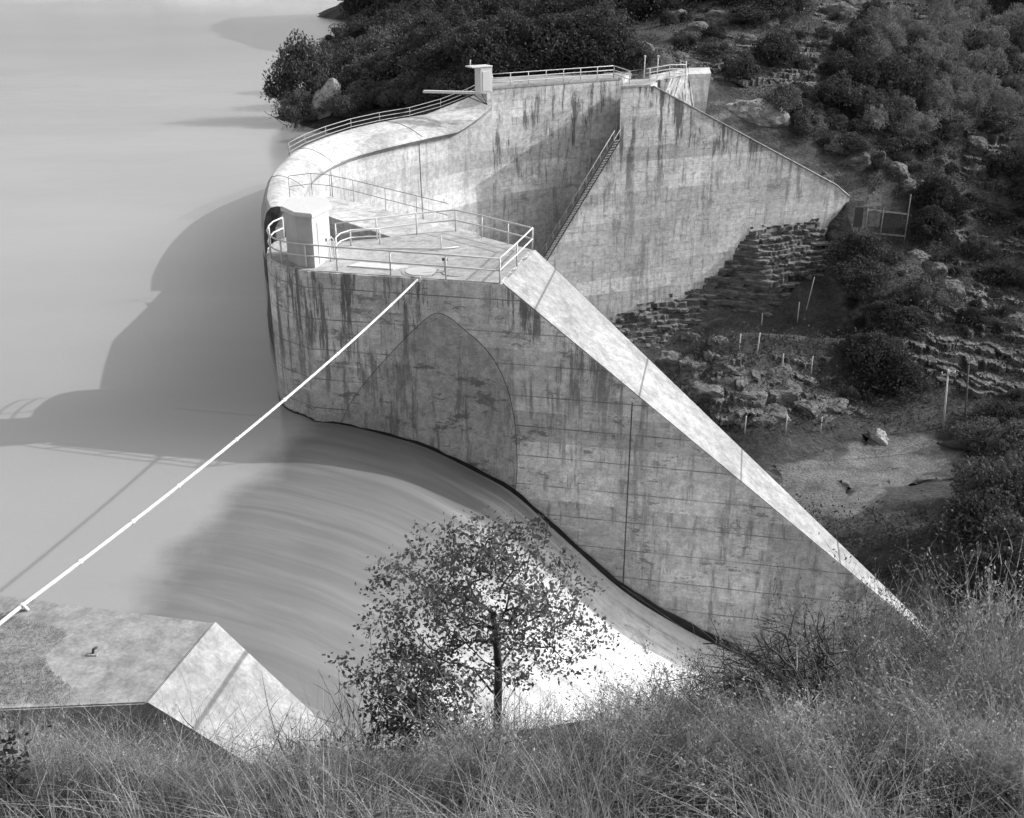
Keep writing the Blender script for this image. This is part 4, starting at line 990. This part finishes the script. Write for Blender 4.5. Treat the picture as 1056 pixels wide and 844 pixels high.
def wispy_mesh(seed, stems=150, spread=.55, wid=.006, mat='straw2', bare=False, sub=5):
    """fine upright stems with side twigs, about 1 m high and 1 m wide"""
    rs = np.random.default_rng(seed); Q = []
    def ribbons(P, D, Ln, cur, w0):
        n = len(P); side = rs.normal(size=(n, 3)); side -= D*np.sum(side*D, 1, keepdims=True); side /= np.linalg.norm(side, axis=1, keepdims=True)
        bend = rs.normal(size=(n, 3)); bend[:, 2] *= .3; bend *= cur; pts = []
        for k_ in range(5):
            t = k_/4; pts.append(P+D*(Ln*t)[:, None]+bend*(Ln*t*t)[:, None])
        for k_ in range(4):
            wa, wb = w0*(1-.75*k_/4)/2, w0*(1-.75*(k_+1)/4)/2
            Q.append(np.stack([pts[k_]-side*wa, pts[k_]+side*wa, pts[k_+1]+side*wb, pts[k_+1]-side*wb], 1))
        return pts
    n = stems; P = rs.normal(size=(n, 3))*np.array([.12, .12, 0]); D = rs.normal(size=(n, 3))*spread; D[:, 2] = 1; D /= np.linalg.norm(D, axis=1, keepdims=True)
    pts = ribbons(P, D, rs.uniform(.45, 1.05, n), .14, wid*1.5)
    for rep_ in range(sub if not bare else 2):
        k_ = rs.integers(1, 5, n); B_ = np.stack(pts)[k_, np.arange(n)]; d2 = D+rs.normal(size=(n, 3))*.55; d2[:, 2] = np.abs(d2[:, 2]); d2 /= np.linalg.norm(d2, axis=1, keepdims=True)
        p2 = ribbons(B_, d2, rs.uniform(.12, .38, n), .2, wid)
        if not bare:
            k3 = rs.integers(1, 5, n); B3 = np.stack(p2)[k3, np.arange(n)]; d3 = d2+rs.normal(size=(n, 3))*.7; d3 /= np.linalg.norm(d3, axis=1, keepdims=True)
            ribbons(B3, d3, rs.uniform(.05, .16, n), .2, wid*.8)
    if not bare:      # small seed heads and dry leaves along the twigs
        A_ = np.concatenate([q_[:, 2] for q_ in Q[8:]]); A_ = A_[rs.random(len(A_)) < .42]
        Q.append(leaf_quads(A_+rs.normal(size=A_.shape)*.012, .015, None, 2.0, rs))
    me = qmesh('stems', np.concatenate(Q)); me.materials.append(M[mat]); return me
WISP = [wispy_mesh(50+i, 130, .5, .0055, 'straw2') for i in range(4)]+[wispy_mesh(60+i, 120, .6, .0055, 'straw') for i in range(3)]+[wispy_mesh(64+i, 150, .7, .006, 'dryleaf') for i in range(2)]
SCRUB = [wispy_mesh(90+i, 70, 1.0, .0065, m_, False, 9) for i, m_ in enumerate(('straw2', 'straw2', 'dryleaf', 'straw', 'dryleaf', 'straw2'))]
TWIGS = [wispy_mesh(70+i, 34, .5, .008, 'twig', True) for i in range(2)]
def wispy(name, px, py, hpx, wpx, label, me, group=None, cat='bush'):
    p = fhit(px, py)
    if p is None: return
    k_ = (p-CAM).length/F; o = bpy.data.objects.new(name, me); COL.objects.link(o); o.location = p-Vector((0, 0, .05))
    o.scale = (wpx*k_/1.1, wpx*k_/1.1, hpx*k_*1.08); o.rotation_euler = (0, 0, random.uniform(0, 6.28)); tag(o, label, cat, group)
bare_ = [(290, 800, 75, 140, 'tuft of bare upright twigs in front of the near sloping end', TWIGS[0]), (375, 785, 110, 90, 'thin leafless twigs left of the dark bush', TWIGS[1]), (880, 738, 120, 110, 'wispy dry bush rising before the lower buttress', WISP[0]), (912, 728, 115, 80, 'wispy dry bush over the pale foot of the buttress', WISP[1]), (785, 735, 75, 100, 'grey dry bush before the pier wall behind the dead branches', WISP[2]), (1000, 730, 120, 100, 'dry bush right of the buttress foot', WISP[3]), (1035, 775, 170, 110, 'tall dry bush at the right edge of the slope', WISP[3]), (945, 755, 75, 130, 'low dry bush below the buttress foot', WISP[5])]
bare_ += [(838, 748, 95, 120, 'brown twiggy bush before the pier wall right of the dead branches', SCRUB[2]), (888, 748, 125, 110, 'tall brown twiggy bush in front of the lower buttress edge', WISP[7]), (930, 748, 105, 110, 'brown feathery bush over the foot of the sloping wall', WISP[8]), (978, 738, 120, 110, 'bulky brown bush just right of the sloping wall foot', SCRUB[4]), (1020, 740, 120, 120, 'brown twiggy bush near the right edge before the dark tree', SCRUB[2])]
for x, y, h_, w_, lb, me_ in bare_: wispy('dry_bush', x, y, h_, w_, lb, me_)
cnt_ = 0
for _ in range(1500):
    x, y = random.uniform(-10, 1066), random.uniform(735, 870)
    edge = np.interp(x, [0, 120, 230, 330, 430, 528, 650, 760, 860, 960, 1056], [756, 780, 820, 772, 770, 756, 738, 724, 724, 704, 716])
    if y < edge+8 or (330 < x < 740 and y < edge+30): continue
    if 725 < x < 885 and y < edge+55: continue
    right = x > 700
    if not right and random.random() < .35: continue
    h_ = random.uniform(40, 95) if right else random.uniform(28, 62)
    if y < edge+45: h_ *= .5 if x > 820 else .75
    if cnt_ % 5 < 2: wispy('dry_shrub', x, min(y, 842), h_, h_*random.uniform(.9, 1.5), 'tufted dry shrub of upright stems among the tall grass of the near slope', WISP[cnt_ % 9], 'dry shrubs among the grass')
    else: wispy('scrub', x, min(y, 842), h_*.85, h_*random.uniform(1.2, 1.9), 'mounded twiggy scrub bush on the near slope', SCRUB[cnt_ % 6], 'twiggy scrub on the near slope', 'scrub')
    cnt_ += 1
    if cnt_ > 440: break
# dead dark branches
r0 = fhit(850, 772)
if r0:
    db = empty('dead_branches', r0, 'tangle of dark dead branches arching out of the grass before the spillway', 'dead bush')
    segs = []
    rs = np.random.default_rng(11)
    for i in range(64):
        y0_ = r0.y+rs.normal()*.3; x1, y1 = rs.uniform(712, 850), rs.uniform(660, 735)
        if i % 4 == 0: x1, y1 = rs.uniform(780, 860), rs.uniform(640, 690)
        a = Vector(px_at(rs.uniform(835, 880), rs.uniform(742, 778), y0_)); b = Vector(px_at(x1, y1, y0_+rs.normal()*.3)); m = (a+b)/2+Vector((0, 0, .32*(a-b).length*rs.uniform(.4, 1.2)))
        q_ = [a*(1-t)**2+m*2*t*(1-t)+b*t*t+Vector(rs.normal(size=3)*.025) for t in np.linspace(0, 1, 10)]
        rr = rs.uniform(.010, .027); segs.append((q_, [rr*(1-.75*j/9) for j in range(10)]))
        for j in (4, 5, 6, 7, 8):
            o_ = q_[j]; s2 = [o_, o_+Vector(rs.normal(size=3)*.09)+(b-a)*.05, o_+Vector(rs.normal(size=3)*.14)+(b-a)*.12]; segs.append((s2, [.006, .005, .003]))
    child('branches', tubes('branches', segs, 5), M['dead'], db)
# pale fallen stalk
a = fhit(838, 815); b = fhit(862, 850)
o = link('fallen_stalk', tubes('fallen_stalk', [([a+Vector((0, 0, .25)), b+Vector((0, 0, .2))], [.008, .012])], 5), M['white']); tag(o, 'pale straight dry stalk lying in the grass at the bottom', 'stalk')
# ------------------------------------------------------------------ grass (stuff)
def grass(name, pts, hmin, hmax, wid, mat, lean=.5, seg=3, dens=None):
    n = len(pts); P = np.asarray(pts); h = rng.uniform(hmin, hmax, n)*(dens if dens is not None else 1)*np.where((P[:, 0] < -2.2) & (P[:, 1] > 8.5), .5, 1)
    az = rng.uniform(0, 2*math.pi, n); ln_ = np.abs(rng.normal(size=n))*lean*h
    dx = np.stack([np.cos(az), np.sin(az), np.zeros(n)], 1); fa = az+rng.uniform(.6, 2.4, n); side = np.stack([np.cos(fa), np.sin(fa), np.zeros(n)], 1)
    rows = []
    for k_ in range(seg+1):
        t = k_/seg; c = P+dx*(ln_*t**1.8)[:, None]+np.array([0, 0, 1])*(h*(t-.22*t*t*np.minimum(1, ln_/h)))[:, None]
        w_ = wid*(1-.8*t); rows.append((c-side*w_/2, c+side*w_/2))
    Q = np.concatenate([np.stack([rows[k_][0], rows[k_][1], rows[k_+1][1], rows[k_+1][0]], 1) for k_ in range(seg)])
    o = link(name, qmesh(name, Q), M[mat]); o['kind'] = 'stuff'; return o
gp = []; gh_ = []
nb_ = 60000
# clumped sampling, spread as seen from above on the slope
X = rng.uniform(-11, 16, nb_*3); Y = rng.uniform(4.5, 25, nb_*3)
vis = (np.abs(X) < Y*.62+2)
X, Y = X[vis], Y[vis]
dn = np.array([mn.noise(Vector((x*1.1, y*1.1, 2.2))) for x, y in zip(X, Y)])
kp = rng.random(len(X)) < np.clip(.42+dn*1.7, .03, 1)*np.clip(15/(Y+3)*.6, .25, 1)
X, Y, dn = X[kp], Y[kp], dn[kp]
Z = fh(X, Y)
ok = Z > 1.5
# keep the near abutment's top clear of the slope's grass
rel = (X-N0.x)*Nw.x+(Y-N0.y)*Nw.y
ok &= ~((rel < .4) & (X < N0.x+4))
X, Y, Z, dn = X[ok][:nb_], Y[ok][:nb_], Z[ok][:nb_], dn[ok][:nb_]
G = np.stack([X, Y, Z-.03], 1); sel = rng.random(len(G)) < .7
grass('dry_grass', G[sel], .25, .75, .008, 'straw', .9, 4, np.clip(.9+dn[sel]*1.1, .35, 1.7))
grass('weeds', G[~sel], .2, .6, .009, 'straw2', 1.1, 4, np.clip(.9+dn[~sel]*1.1, .35, 1.7))
# low cover on the left of the near deck
Cc = []
for _ in range(9000):
    x, y = random.uniform(-30, 78), random.uniform(628, 726)
    bx = 62+14*math.sin(y*.09)-max(0, 660-y)*.6
    if x > bx or y < 632+max(0, x)*.25: continue
    p = atz(x, y, ZD+.01); Cc.append(tuple(p))
grass('ground_cover', Cc, .03, .10, .012, 'straw2', 1.2, 2)
# a few grass stems on the canyon floor bank
sc.cycles.max_bounces = 6; sc.cycles.transparent_max_bounces = 4; sc.cycles.caustics_reflective = False; sc.cycles.caustics_refractive = False
sc.cycles.use_denoising = True
